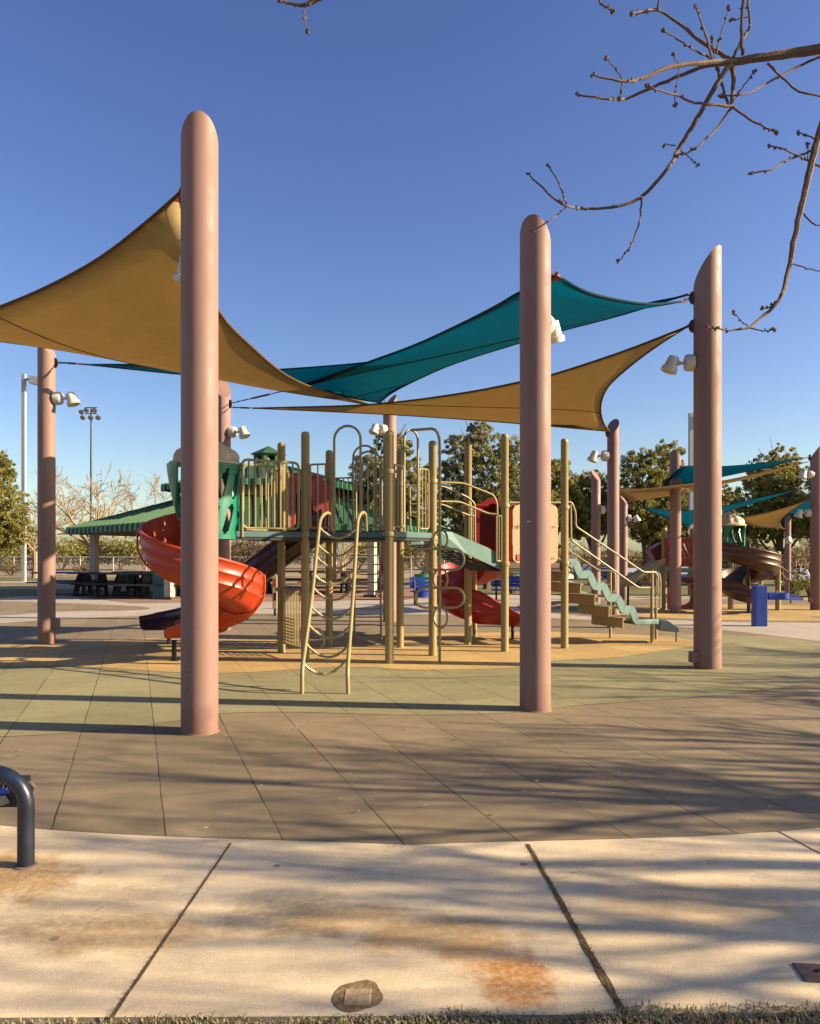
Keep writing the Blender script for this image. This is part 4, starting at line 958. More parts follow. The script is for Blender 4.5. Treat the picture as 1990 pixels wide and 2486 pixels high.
# maroon panel with round hole
mb=MB(); pts=[];hole=[]
c=P(1655,1441,22.5); R=.33
for i in range(24):
    a=2*math.pi*i/24; hole.append(c+Vector((math.cos(a)*R*.95,0,math.sin(a)*R)))
    k=max(abs(math.cos(a)),abs(math.sin(a))); pts.append(c+Vector((math.cos(a)/k*.5,0,math.sin(a)/k*.44)))
for i in range(24):
    j=(i+1)%24; q=[hole[i],hole[j],pts[j],pts[i]]; mb.prism(q,(0,.05,0))
build('hole_panel',mb,M['maroon'],p2)
# maroon hex roof piece and grey slide
mb=MB(); mb.prism([P(1577,1335,22.8),P(1607,1317,22.8),P(1607,1360,22.8),P(1592,1361,22.8)],(0,.5,0)); build('side_panel',mb,M['maroon'],p2)
pth2=[P(1607,1372,22.6),P(1590,1378,22.6),P(1565,1394,22.6),P(1540,1410,22.6),P(1515,1420,22.6),P(1495,1425,22.6)]
sweep_slide(p2,straight_slide(p2,pth2,(0,-1,0),'g'),'greyplastic',name='straight_slide',wall_out=.20,wall_in=.20,w=.22)
q=G(1524,1474); mb=MB(); mb.tube([q,(q.x,q.y,.75)],.035,8); build('slide_leg',mb,M['black'],p2)
# turret + brown spiral slide
tx=XX(1768,21.9); turret(p2,tx,21.9,.43,zp(1362,21.6),zp(1276,21.6),gap=(262,318),name='turret')
sc=(XX(1817,21.4),21.4)
frb=spiral_frames(sc[0],sc[1],.55,185,590,zp(1372,21.4)+.0,.45,exit_len=.9,exit_drop=.12,n=80)
frb=spiral_frames(sc[0],sc[1],.47,190,595,1.45,.36,exit_len=.5,exit_drop=.06,n=80)
bs=sweep_slide(p2,frb,'brown',wall_out=.48,wall_in=.28,w=.26)
mb=MB(); mb.tube([(sc[0],sc[1],0),(sc[0],sc[1],1.9)],.05,10); build('slide_support',mb,M['brown'],bs)
panel(p2,(XX(1779,22.9),22.9,0),(XX(1812,23.3),23.3,0),zp(1360,23),zp(1385,23),5,r=.02)
panel(p2,(XX(1758,22.9),22.9,0),(XX(1776,23.1),23.1,0),zp(1290,23),zp(1350,23),4,r=.02)
tubes('handrail',p2,[[P(1893,1375,22.2),P(1912,1388,22.3),P(1945,1392,22.4),P(1925,1378,22.4)],[P(1894,1390,22.2),P(1908,1405,22.3),P(1918,1410,22.4),P(1919,1465,22.4)]],.02,m='deck')
mb=MB(); mb.prism([P(1880,1447,20.9),P(1950,1450,21.0),P(1950,1458,21.0),P(1880,1456,20.9)],(0,.8,0)); build('landing_step',mb,M['bluep'],p2)
mb=MB(); mb.prism([P(1925,1448,21),P(1940,1446,21),P(1950,1455,21),P(1930,1457,21)],(0,.5,0)); build('ramp_step',mb,M['bluep'],p2)

# ------------------------------------------------------------ blue drinking fountain
fy=gY(1521)
ft=thing('drinking_fountain','bright blue square drinking fountain with an arm, beside the far path at right','drinking fountain',(XX(1850,fy),fy,0))
mb=MB(); mb.box((XX(1849.5,fy),fy+.14,ZZ(1422,fy)/2),(.255,.26,ZZ(1422,fy)),.0); build('pedestal',mb,M['bluep'],ft,bevel=.01)
mb=MB(); mb.box((XX(1890,fy),fy+.16,ZZ(1448,fy)),(.40,.24,.155)); mb.lathe((XX(1905,fy),fy+.16,ZZ(1456,fy)-.0),[(.12,0),(.155,.02),(.165,.14),(.14,.15),(.12,.09),(.02,.085)],20); build('bowl_arm',mb,M['bluep'],ft)
mb=MB(); mb.tube([(XX(1849,fy),fy+.14,ZZ(1424,fy)),(XX(1849,fy),fy+.14,ZZ(1419,fy))],.022,10); mb.tube([(XX(1893,fy),fy+.16,ZZ(1445,fy)+.04),(XX(1893,fy),fy+.16,ZZ(1439,fy)+.04)],.02,10); build('spout',mb,M['steel'],ft)
tag(ft)

# ------------------------------------------------------------ bench hoop at lower left
by=gY(2112)+.05
bn=thing('bench','dark navy tubular bench end at the lower left edge, marked with blue scribble','bench',(-2.1,by,0))
r=.0415; x1=XX(63,by); zt=ZZ(1857,by)-r; rad=.17
hp=[(x1,by,0),(x1,by,zt-rad)]+[tuple(p) for p in arc((x1-rad,by,zt-rad),rad,0,math.pi,16,(1,0,0),(0,0,1))]+[(x1-2*rad,by,0)]
mb=MB(); mb.tube(hp,r,18); build('leg_hoop',mb,M['navyrack'],bn)
mb=MB(); mb.tube([(p[0]-1.75,p[1]+.02,p[2]) for p in hp],r,14); build('leg_hoop',mb,M['navyrack'],bn)
mb=MB(); mb.lathe((x1,by,0),[(r+.018,0),(r+.016,.006),(r+.001,.010)],20); mb.lathe((x1-2*rad,by,0),[(r+.018,0),(r+.016,.006),(r+.001,.010)],20); build('base_ring',mb,M['grout'],bn)
mb=MB(); mb.prism([(x1-.035,by+.0,.30),(x1-.05,by-.0,.37),(x1-.12,by,.455),(x1-.3,by,.50),(x1-1.8,by,.50),(x1-1.8,by,.30)],(0,.07,0)); se=build('side_board',mb,M['black'],bn,bevel=.006)
mb=MB(); mb.box((x1-.95,by+.13,.385),(1.72,.22,.03)); build('seat',mb,M['black'],bn,bevel=.004)
mb=MB(); yb_=by+.20; mb.prism([P(x,y,yb_) for x,y in ((40,1899),(74,1901),(85,1912),(80,1925),(72,1942),(40,1942))],(0,.025,0)); build('end_plate',mb,mat('worn_grey_coating',(0.16,0.13,0.10),0.5,0.2,14),bn,bevel=.004)
text('EXI',(x1-.125,by-.006,.432),.07,M['inkwhite'],se,rot=(R_(90),R_(28),0),name='scribble')
mb=MB(); mb.prism([(x1-.30,by-.001,.445),(x1-.10,by-.001,.400),(x1-.062,by-.001,.412),(x1-.08,by-.001,.375),(x1-.3,by-.001,.345)],(0,-.004,0)); build('scribble_patch',mb,M['inkblue'],se)
mb=MB(); mb.prism([(x1-.3,by-.001,.345),(x1-.10,by-.001,.366),(x1-.077,by-.001,.33),(x1-.105,by-.001,.318),(x1-.3,by-.001,.275)],(0,-.012,0)); mb.box((x1-.098,by-.013,.335),(.007,.004,.010)); build('plate',mb,M['strap'],se)

# ------------------------------------------------------------ pavement fittings
g=G(868,2420)
uc=thing('utility_cover','worn rectangular cover patched with mortar in the pavement at bottom centre','utility cover',(g.x,g.y,0))
mb=MB(); n=60; vs=[]
for i in range(n):
    a=2*math.pi*i/n; rr=1+.22*noise.noise(Vector((math.cos(a)*1.1,math.sin(a)*1.1,4)))+.06*noise.noise(Vector((math.cos(a)*5,math.sin(a)*5,2))); vs.append(Vector((g.x+.088*rr*math.cos(a),g.y+.10*rr*math.sin(a),.0)))
mb.prism([v for v in vs],(0,0,.004)); build('mortar_patch',mb,mat('dark_mortar',(0.30,0.21,0.12),0.9,0.5,22,0.5,40,spec=.05),uc)
mb=MB(); mb.box((g.x,g.y-.005,.003),(.098,.105,.006)); build('lid',mb,mat('worn_lid',(0.48,0.35,0.20),0.85,0.3,26,0.4,40),uc,bevel=.003)
g=G(1972,2366)
vb=thing('valve_box','small sunken brown valve box lid at the bottom right edge of the pavement','valve box',(g.x,g.y,0))
mb=MB(); mb.box((g.x+.05,g.y+.0,.004),(.20,.13,.010),-.1); build('lid',mb,mat('rusty_lid',(0.16,0.10,0.08),0.7,0.4,12,0.3,30),vb,bevel=.003)
mb=MB(); mb.box((g.x+.05,g.y+.015,.012),(.07,.012,.008),.3); build('handle',mb,M['black'],vb)

# ------------------------------------------------------------ picnic shelter
SX,SY,SA=-6.2,34.4,R_(251.8)
def hexp(r,z,k,off=0): a=SA+off+k*math.pi/3; return Vector((SX+r*math.cos(a),SY+r*math.sin(a),z))
def hexroof(r0,z0,r1,z1,th=.06,rib=.42):
    mb=MB()
    for k in range(6):
        a,b,c,d=hexp(r0,z0,k),hexp(r0,z0,k+1),hexp(r1,z1,k+1),hexp(r1,z1,k); dn=Vector((0,0,-th))
        mb.add([a,b,c,d,a+dn,b+dn,c+dn,d+dn],[(0,1,2,3),(4,5,6,7),(0,1,5,4),(3,2,6,7)])
        e=(b-a).normalized(); L0=(b-a).length; s0=(d-a).dot(e); inn=(d-a)-e*s0; up=e.cross(inn).normalized(); up=up if up.z>0 else -up; nn=int(L0/rib)
        for q in range(1,nn):
            p=a+e*(L0*q/nn); t=L0*q/nn; h=min(1,t/max(s0,.01),(L0-t)/max(s0,.01)); w=p+inn*h
            mb.add([p-e*.02,p+e*.02,w+e*.02,w-e*.02,p-e*.02+up*.05,p+e*.02+up*.05,w+e*.02+up*.05,w-e*.02+up*.05],[(4,5,6,7),(0,1,5,4),(1,2,6,5),(3,0,4,7)])
        mb.tube([a,d],.04,6)
    return mb
def hexfascia(r,z,h,pitch=.44):
    mb=MB()
    for k in range(6):
        a,b=hexp(r,z,k),hexp(r,z,k+1); e=(b-a).normalized(); o=Vector((e.y,-e.x,0)); o=o if o.dot(a-Vector((SX,SY,z)))>0 else -o
        L0=(b-a).length; n=int(L0/pitch); P_=L0/n; top=[];
        for q in range(n):
            for f,dd in ((0,0),(.42,0),(.5,.09),(.92,.09),(1.0,0)): top.append(a+e*(P_*(q+f))+o*dd)
        m=len(top); bot=[p+Vector((0,0,-h)) for p in top]; mb.add(top+bot,[(i,i+1,m+i+1,m+i) for i in range(m-1)])
    return mb
sh=thing('picnic_shelter','large open hexagonal picnic shelter with two-tier green metal roof and little cupola','shelter',(SX,SY,0))
build('lower_roof',hexroof(8.3,2.68,3.9,3.92),M['roofg'],sh)
build('upper_roof',hexroof(4.5,4.55,.6,5.50),M['roofg'],sh)
build('lower_fascia',hexfascia(8.28,2.68,.26),M['fasciag'],sh,recalc=False); build('upper_fascia',hexfascia(4.48,4.55,.26),M['fasciag'],sh,recalc=False)
mb=MB(); mb.prism([hexp(8.0,2.42,k) for k in range(6)],(0,0,.05)); build('soffit',mb,M['soffit'],sh)
mb=MB(); mb.prism([hexp(3.6,3.6,k) for k in range(6)],(0,0,.80)); build('upper_wall',mb,M['soffit'],sh)
mb=MB(); cu=Vector((SX,SY,0)); z0,z1=5.36,5.98
for k in range(6):
    p=hexp(.66,0,k,.18); q=hexp(.66,0,k+1,.18); inn=(cu-(p+q)/2).normalized()*.05
    def qq(t,z): v=p.lerp(q,t); return Vector((v.x,v.y,z))
    for (t0,t1,za,zb) in ((0,.26,z0,z1),(.74,1,z0,z1),(.26,.74,z0,z0+.2),(.26,.74,z1-.1,z1)): mb.prism([qq(t0,za),qq(t1,za),qq(t1,zb),qq(t0,zb)],inn)
cup=build('cupola',mb,M['roofg'],sh)
mb=MB(); ring=[hexp(.82,5.95,k,.18) for k in range(6)]; mb.add(ring+[Vector((SX,SY,6.34))],[(k,(k+1)%6,6) for k in range(6)]+[tuple(range(6))]); build('cupola_roof',mb,M['roofg'],cup)
for k in range(6):
    q=hexp(7.2,0,k); mb=MB(); mb.box((q.x,q.y,1.22),(.28,.28,2.44),SA); cc=build('column',mb,M['col'],sh,bevel=.015)
    mb=MB(); mb.box((q.x,q.y,.05),(.5,.5,.10),SA); build('column_base',mb,M['deck'],cc)

# ------------------------------------------------------------ picnic tables, bins, benches
def picnic_table(name,label,loc,rz,m,group='picnic tables under the shelter'):
    t=thing(name,label,'picnic table',(0,0,0),group); t.scale=(1.25,1.25,1.15)
    mb=MB()
    for i in range(5): mb.box((0,-.32+.16*i,.745),(1.9,.14,.045))
    build('tabletop',mb,M[m],t)
    for s in(-1,1):
        mb=MB(); mb.box((0,s*.72,.44),(1.9,.26,.045)); build('seat',mb,M[m],t)
        mb=MB(); x=s*.62
        mb.tube(fillet([(x,-.75,.42),(x,-.55,.40),(x,-.25,.70),(x,.25,.70),(x,.55,.40),(x,.75,.42)],.1),.035,8)
        mb.tube(fillet([(x,-.42,.0),(x,-.15,.70)],.05),.035,8); mb.tube([(x,.42,0),(x,.15,.70)],.035,8); mb.tube([(x,-.5,.02),(x,.5,.02)],.035,8)
        mb.prism([(x-.03,-.62,.0),(x-.03,-.40,.0),(x-.03,-.30,.30),(x-.03,.30,.30),(x-.03,.40,.0),(x-.03,.62,.0),(x-.03,.40,.60),(x-.03,.30,.72),(x-.03,-.30,.72),(x-.03,-.40,.60)],(.06,0,0))
        build('leg_frame',mb,M['black'],t)
    t.location=loc; t.rotation_euler=(0,0,rz); return t
def at(x,y): q=G(x,y); return (q.x,q.y,.008)
tb=picnic_table('picnic_table','black picnic table in shade nearest the large green bin',at(375,1452),.15,'black')
def tcopy(o,loc,rz,label,m=None):
    c=copy_tree(o); c.location=loc; c.rotation_euler=(0,0,rz); c['label']=label
    if m:
        for ch in c.children:
            if ch.type=='MESH' and 'leg' not in ch.name: ch.material_slots[0].link='OBJECT'; ch.material_slots[0].material=M[m]
    return c
tcopy(tb,at(300,1449),.1,'black picnic table in the middle of the shaded left group')
tcopy(tb,at(250,1446),-.1,'black picnic table at the left end of the shaded group')
tcopy(tb,at(345,1440),-.5,'black picnic table at the back of the shaded left group')
tcopy(tb,at(160,1443),.2,'blue topped picnic table beside the far left pole','bluep')
tcopy(tb,at(720,1436),.1,'brown picnic table seen beneath the main deck, leftmost of the brown ones','brownwood')
tcopy(tb,at(800,1442),.05,'brown picnic table seen through the sling ladder','brownwood')
tcopy(tb,at(880,1438),-.1,'brown picnic table seen behind the rear ladder beside the column','brownwood')
tcopy(tb,at(600,1440),-.1,'brown picnic table seen below the dark purple slide','brownwood')
# green square bin
q=G(383,1456)
bi=thing('litter_bin','square dark green litter bin beside the white column at left','litter bin',(q.x,q.y,0))
mb=MB(); mb.box((q.x,q.y+.3,.50),(.44,.44,1.0)); build('bin_body',mb,M['bin'],bi,bevel=.02)
mb=MB(); mb.box((q.x,q.y+.3,1.03),(.50,.50,.07)); build('lid',mb,M['bin'],bi,bevel=.02)
mb=MB(); mb.box((q.x,q.y+.078,.85),(.28,.02,.12)); build('flap',mb,M['green'],bi)
q=G(1024,1450)
ba=thing('rubbish_barrel','blue barrel with a green rim behind the climbing loops','barrel',(q.x,q.y,0))
mb=MB(); mb.lathe((q.x,q.y,0),[(.27,0),(.29,.03),(.29,.27),(.305,.30),(.29,.33),(.29,.56),(.305,.59),(.29,.62)],24); build('barrel_body',mb,M['bluep'],ba)
mb=MB(); mb.lathe((q.x,q.y,.62),[(.292,0),(.292,.20),(.305,.22),(.305,.25),(.28,.25),(.27,.05)],24); build('barrel_top',mb,M['green'],ba)
def park_bench(label,loc,rz):
    t=thing('park_bench',label,'bench',(0,0,0),'blue benches beyond the climbing frame')
    mb=MB()
    for i in range(4): mb.box((0,-.18+.12*i,.44),(1.5,.10,.035))
    build('seat',mb,M['bluep'],t)
    mb=MB()
    for i in range(3): mb.box((0,.27,.58+.12*i),(1.5,.03,.10))
    build('backrest',mb,M['bluep'],t)
    for s in(-1,1):
        mb=MB(); mb.tube(fillet([(s*.6,-.2,0),(s*.6,-.2,.42),(s*.6,.22,.42),(s*.6,.3,.9)],.06),.03,8); mb.tube([(s*.6,.2,0),(s*.6,.22,.42)],.03,8); build('leg',mb,M['black'],t)
    t.location=loc; t.rotation_euler=(0,0,rz); return t
b1=park_bench('blue bench seen through the lower climbing loop',at(1055,1470),.15)
c=copy_tree(b1); c.location=at(1250,1466); c.rotation_euler=(0,0,-.1); c['label']='blue bench beside the red slide, half hidden by a pink pole'
q=G(667,1495)
sg=thing('activity_panel','narrow beige activity panel with orange and purple tiles beneath the main deck','play panel',(q.x,q.y,0))
mb=MB(); mb.box((q.x,q.y,.62),(.12,.06,.88)); build('board',mb,M['beige'],sg,bevel=.01)
mb=MB(); mb.box((q.x+.01,q.y-.035,.86),(.06,.012,.20)); build('tile',mb,M['orange'],sg)
mb=MB(); mb.box((q.x+.01,q.y-.035,.50),(.06,.012,.20)); build('tile',mb,M['purple'],sg)
mb=MB(); mb.box((q.x,q.y,.09),(.05,.05,.20)); build('leg',mb,M['black'],sg)

# ------------------------------------------------------------ light posts
q=G(58,1419)
lp_=thing('lamp_post','tall pale square lamp post at the far left on a concrete curb','lamp post',(q.x,q.y,0),'pale steel lamp posts')
zt=ZZ(908,q.y); mb=MB(); mb.box((q.x,q.y,zt/2),(.19,.19,zt)); build('pole',mb,M['white'],lp_,bevel=.01)
mb=MB(); mb.box((q.x,q.y,.04),(.5,.5,.08)); build('base_plate',mb,M['dsteel'],lp_)
mb=MB(); mb.box((q.x+.25,q.y,zt-.28),(.32,.10,.12)); mb.prism([(q.x+.32,q.y-.22,zt-.50),(q.x+.85,q.y-.22,zt-.62),(q.x+.85,q.y-.22,zt-.18),(q.x+.42,q.y-.22,zt-.12)],(0,.44,0)); build('lamp_head',mb,M['white'],lp_,bevel=.01)
mb=MB(); mb.box((q.x+1.2,q.y-.5,-.0),(6.2,1.5,.34)); tag(build('kerb',mb,M['col'],bevel=.02),'low concrete kerb at the foot of the far left lamp post','kerb')
q=Vector((XX(1677,36),36,0))
lp2=thing('lamp_post','tall pale lamp post rising just left of the big slanted pole','lamp post',(q.x,q.y,-.3),'pale steel lamp posts')
zt=ZZ(1003,36); mb=MB(); mb.box((q.x,q.y,zt/2-.2),(.20,.20,zt+.4)); build('pole',mb,M['white'],lp2,bevel=.01)
mb=MB(); mb.box((q.x+.25,q.y,zt-.12),(.32,.10,.12)); mb.prism([(q.x+.32,q.y-.22,zt-.34),(q.x+.85,q.y-.22,zt-.44),(q.x+.85,q.y-.22,zt-.04),(q.x+.42,q.y-.22,zt+.0)],(0,.44,0)); build('lamp_head',mb,M['white'],lp2,bevel=.01)
YM=115; X_=XX(221,YM)
fm=thing('floodlight_mast','tall thin sports floodlight mast far away at left','floodlight mast',(X_,YM,0))
zt=ZZ(988,YM); mb=MB(); mb.tube([(X_,YM,0),(X_,YM,zt)],[.22,.10],10); build('mast',mb,M['dsteel'],fm)
mb=MB(); mb.tube([(X_-.9,YM,zt-.1),(X_+.9,YM,zt-.1)],.07,6); mb.tube([(X_-.9,YM,zt-1.0),(X_+.9,YM,zt-1.0)],.07,6); build('crossarm',mb,M['dsteel'],fm)
for dx,dz in ((-1.1,-1.5),(0,-1.5),(1.1,-1.5),(-.55,-.45),(.55,-.45),(-1.3,-.7)):
    mb=MB(); mb.lathe((X_+dx,YM-.1,zt+dz),[(.12,-.25),(.34,.05),(.40,.25),(.34,.27)],12,axis=(.15 if dx>=0 else -.2,-.75,-.6)); build('lamp_head',mb,M['steel'],fm)

# ------------------------------------------------------------ chain link fence
YF=64.5
fe=thing('chain_link_fence','long low chain link fence along the far dirt field','fence',(-15,YF,0))
def f_z(x): return 0.0
mb=MB(); mb.tube([(-38,YF,1.35),(14,YF,1.35)],.045,6); build('top_rail',mb,M['white'],fe)
mb=MB(); mb.tube([(-38,YF,.10),(14,YF,.10)],.035,6); build('bottom_rail',mb,M['white'],fe)
for i in range(20):
    x=-38+i*2.72; mb=MB(); mb.tube([(x,YF,-.3),(x,YF,1.42)],.05,6); build('post',mb,M['white'],fe)
mw=bpy.data.materials.new('chain_link_wire'); mw.use_nodes=True; t=mw.node_tree
mb=MB()
k=0
for i in range(520):
    x=-38+i*.1; mb.tube([(x,YF+.02,.10),(x+.6,YF+.02,1.35)],.006,3,caps=False); mb.tube([(x+.6,YF+.02,.10),(x,YF+.02,1.35)],.006,3,caps=False)
build('wire_mesh',mb,M['steel'],fe,recalc=False)

# ------------------------------------------------------------ vegetation
rng=random.Random(11)
def rdir(r=rng):
    while True:
        v=Vector((r.uniform(-1,1),r.uniform(-1,1),r.uniform(-1,1)))
        if .05<v.length<1: return v.normalized()
def branch_tree(r,base,dirv,length,rad,depth,mb,tips,spread=.6,up=.25,kids=(2,4),seg=5,droop=0.0,minr=.004,nn=6):
    pts=[Vector(base)];d=Vector(dirv).normalized(); rs=[rad]
    for i in range(seg):
        d=(d+rdir(r)*.18+Vector((0,0,up*.12-droop*.15))).normalized(); pts.append(pts[-1]+d*length/seg); rs.append(max(minr,rad*(1-.55*(i+1)/seg)))
    mb.tube(pts,rs,nn if rad>.03 else 4,caps=False)
    if depth==0: tips.append((pts[-1],d)); return
    for k in range(r.randint(*kids)):
        t=r.uniform(.35,1); i=min(seg-1,int(t*seg)); p=pts[i].lerp(pts[i+1],t*seg-i)
        nd=(d+rdir(r)*spread*1.3+Vector((0,0,up*.3))).normalized()
        branch_tree(r,p,nd,length*r.uniform(.55,.8),max(minr,rs[i]*.62),depth-1,mb,tips,spread,up,kids,max(3,seg-1),droop,minr,nn)
    tips.append((pts[-1],d))
def leaf_crown(r,blobs,n,size,mbl):
    tot=sum(b[1]**2 for b in blobs)
    for (c,R,sq) in blobs:
        # clumps on and in the blob
        nc=int(95*(R*R))+12
        for q in range(nc):
            d=rdir(r); rr=R*(r.random()**.35); cc=Vector(c)+Vector((d.x,d.y,d.z*sq))*rr; cr=R*r.uniform(.08,.20)
            for k in range(int(n*R*R/tot/nc)+1):
                e=rdir(r); p=cc+Vector((e.x,e.y,e.z*.8))*cr*(r.random()**.5)
                a=rdir(r); b=a.orthogonal().normalized(); s=size*r.uniform(.6,1.3); 
                b=(Matrix.Rotation(r.uniform(0,6.28),3,a)@b); cx_=a.cross(b)
                mbl.add([p-b*s*.5,p+cx_*s*.22,p+b*s*.6,p-cx_*s*.22],[(0,1,2,3)])
def evergreen(label,x,ybase,Y,hpx_top,blobs,n,size,m='leaf',trunk=.16,lean=(0,0),name='evergreen_tree',group='evergreen trees behind the playground',zb=0):
    X=XX(x,Y); r=random.Random(int(x*7+Y)); t=thing(name,label,'tree',(X,Y,zb),group)
    mb=MB(); tops=[Vector((XX(bx,Y),Y+by_,ZZ(bz,Y))) for bx,by_,bz,_r,_s in blobs]
    h=min(p.z for p in tops)
    fork=Vector((X+lean[0],Y+lean[1],zb+(h-zb)*.55)); mb.tube(smooth_path([Vector((X,Y,zb-.1)),Vector((X,Y,zb)).lerp(fork,.5)+Vector((.05,0,0)),fork],4),[trunk*1.25]+[trunk*(1-.04*i) for i in range(8)],8)
    for p in tops:
        mid=fork.lerp(p,.5)+Vector((r.uniform(-.2,.2),r.uniform(-.2,.2),-.1)); mb.tube(smooth_path([fork,mid,p],4),[trunk*.6*(1-.09*i) for i in range(9)],6)
        for k in range(5):
            e=p+rdir(r)*1.0; mb.tube([mid.lerp(p,.6),e],[trunk*.2,.01],4)
    build('trunk',mb,M['bark'],t)
    mbl=MB(); leaf_crown(r,[(p,b[3],b[4]) for p,b in zip(tops,blobs)],int(n*3.6),size*.80,mbl)
    build('crown',mbl,M[m],t,recalc=False)
    return t
EV=[
 ('tall grey green evergreen behind the middle posts, left of the two big ones',930,1400,34,1030,[(905,0,1160,1.2,1.0),(950,.3,1095,.95,1.1),(1000,-.2,1170,1.15,1.0),(930,0,1240,1.35,.8),(1000,.4,1270,1.2,.8),(880,.4,1230,.8,1.0),(938,.1,1058,.45,1.3)],15000,.15,'leaf2'),
 ('tall grey green evergreen behind the beige panel and front right pole',1180,1400,36,1030,[(1120,0,1110,1.05,1.0),(1170,.3,1080,1.0,1.1),(1090,.1,1200,1.2,1.0),(1200,0,1180,1.4,1.0),(1140,.2,1260,1.5,.9),(1250,.3,1110,1.0,1.0),(1270,0,1220,1.3,1.0),(1160,0,1048,.5,1.2)],18000,.15,'leaf2'),
 ('evergreen tree just right of the front right pole, behind the handrails',1330,1400,40,1100,[(1345,0,1160,1.1,1.0),(1320,0,1240,1.3,1.0),(1375,.3,1210,1.1,1.0),(1405,.4,1260,1.0,1.0)],9000,.16,'leaf'),
 ('round evergreen tree behind the thin pink poles',1440,1400,42,1130,[(1440,0,1200,1.3,1.0),(1410,.2,1260,1.2,.9),(1480,-.2,1250,1.3,.9),(1400,0,1190,.8,1)],11000,.16,'leaf'),
 ('dense dark evergreen with a leaning trunk behind the narrow tan sail',1592,1400,40,1085,[(1560,0,1150,1.3,1.0),(1620,.2,1125,1.1,1.1),(1540,.1,1240,1.5,.9),(1610,0,1230,1.6,.9),(1660,.3,1190,1.2,1.0),(1680,0,1270,1.3,.8),(1600,0,1290,1.3,.7)],20000,.16,'leaf'),
 ('evergreen at right behind the turret, spiky top against the sky',1895,1400,42,1095,[(1870,0,1165,1.4,1.0),(1905,.2,1130,.9,1.2),(1840,.1,1215,1.2,1.0),(1940,.1,1190,1.3,1.0),(1900,0,1250,1.7,.8),(1975,.2,1260,1.4,.9),(1830,.2,1285,1.2,.8),(1885,0,1100,.35,1.6)],20000,.16,'leaf'),
 ('small dark evergreen between the slanted pole and the turret',1765,1400,48,1190,[(1765,0,1225,1.1,1.1),(1740,0,1290,1.3,.9),(1790,0,1290,1.2,.9)],8000,.17,'leaf'),
 ('leafy evergreen at the left edge beside the lamp post',-30,1400,38,1085,[(-20,0,1150,1.1,1.0),(0,0,1230,1.35,.9),(-60,0,1190,1.7,1),(20,.2,1285,1.05,.8),(-40,0,1290,1.7,.8),(-5,-.2,1110,.5,1.0)],16000,.15,'leaf'),
 ('evergreen filling the right edge behind the edge pole',2040,1400,40,1150,[(2040,0,1200,1.8,1),(2000,0,1270,1.5,.8),(2080,0,1290,1.8,.8)],10000,.16,'leaf'),
]
for lab,x,yb,Y,yt,bl,n,s,m in EV:
    evergreen(lab,x,yb,Y,yt,bl,n,s,m,zb=-.8 if (x>1300) else 0,lean=(-.5,0) if x==1592 else (0,0),trunk=.22 if x==1592 else .15)
# bare trees
def bare_tree(label,x,Y,h,seed,m='tw',rad=.13,group='bare winter trees beyond the shelter',depth=4,X=None,name='bare_tree',zb=0,spread=.62):
    X=XX(x,Y) if X is None else X; r=random.Random(seed); t=thing(name,label,'tree',(X,Y,zb),group); mr=.014 if Y<50 else .016
    mb=MB(); b=Vector((X,Y,zb)); f=b+Vector((r.uniform(-.1,.1),0,h*.25)); mb.tube([b-Vector((0,0,.1)),b+Vector((.03,0,h*.12)),f],[rad*1.3,rad,rad*.9],8); build('trunk',mb,M[m],t)
    mb=MB(); tips=[]
    for k in range(6):
        a=2*math.pi*k/6+r.uniform(-.3,.3); d=Vector((math.cos(a)*.75,math.sin(a)*.75,r.uniform(.6,1.3)))
        branch_tree(r,f,d,h*.36,rad*.5,depth,mb,tips,spread=spread,up=.3,kids=(2,3),minr=mr,nn=5)
    build('branches',mb,M[m],t,recalc=False); return t
bare_tree('bare spreading tree with pale trunk above the left end of the green roof',225,46,7.4,5,rad=.22)
bare_tree('bare tree half hidden behind the far left pink pole',85,52,7.0,9,rad=.18)
bare_tree('bare tree between the green roof tiers at left',370,58,7.2,12)
bare_tree('small bare tree seen below the main deck at left',585,44,3.2,21,m='bark',rad=.08)
bare_tree('bare golden tree behind the stairs',1400,50,4.3,31,zb=-.9)
bare_tree('bare golden tree right of the spiral slide at the back',1935,50,4.0,37,zb=-.9)
bare_tree('bare tree behind the picnic tables seen through the ladder',830,56,4.0,41)
# shrubs
def shrub(label,x,Y,ytop,Rr,m,seed,group,n=1500,size=.14,zb=None,sq=.8):
    X=XX(x,Y); zt=ZZ(ytop,Y); zb=0 if zb is None else zb; r=random.Random(seed)
    t=thing('shrub',label,'shrub',(X,Y,zb),group); mb=MB()
    for k in range(6): mb.tube([(X,Y,zb-.05),(X+r.uniform(-.5,.5)*Rr,Y+r.uniform(-.4,.4)*Rr,zt*.6)],[.04,.015],4)
    build('stem',mb,M['bark'],t); mbl=MB(); zc=(zt+zb)/2; hh=max(.3,(zt-zb)/2)
    bl=[(Vector((X+r.uniform(-.5,.5)*Rr,Y+r.uniform(-.3,.3)*Rr,zc+r.uniform(-.15,.25)*hh)),Rr*r.uniform(.5,.8),hh/Rr*1.1) for _ in range(4)]
    leaf_crown(r,bl,n,size,mbl); build('foliage',mbl,M[m],t,recalc=False); return t
sx=[(0,74,1290,3.2,'leaf','at the left edge'),(75,76,1285,3.0,'leaf2','behind the far left pink pole'),(150,75,1300,3,'leaf','under the left tip of the green roof'),(215,78,1295,3,'leaf','behind the bare tree trunk'),(290,76,1290,3.2,'leaf2','above the middle fence post'),(350,77,1305,3,'leaf','left of the orange slide'),(650,80,1300,3.4,'drybush','right of the purple slide'),(560,80,1310,3.2,'drybush','behind the orange slide'),(740,82,1305,3.2,'leaf2','behind the left ladder rail'),(870,80,1300,3.4,'leaf','behind the rear ladder'),(1000,78,1300,3.4,'drybush','behind the climbing loops'),(1110,80,1310,3.2,'leaf2','behind the red slide')]
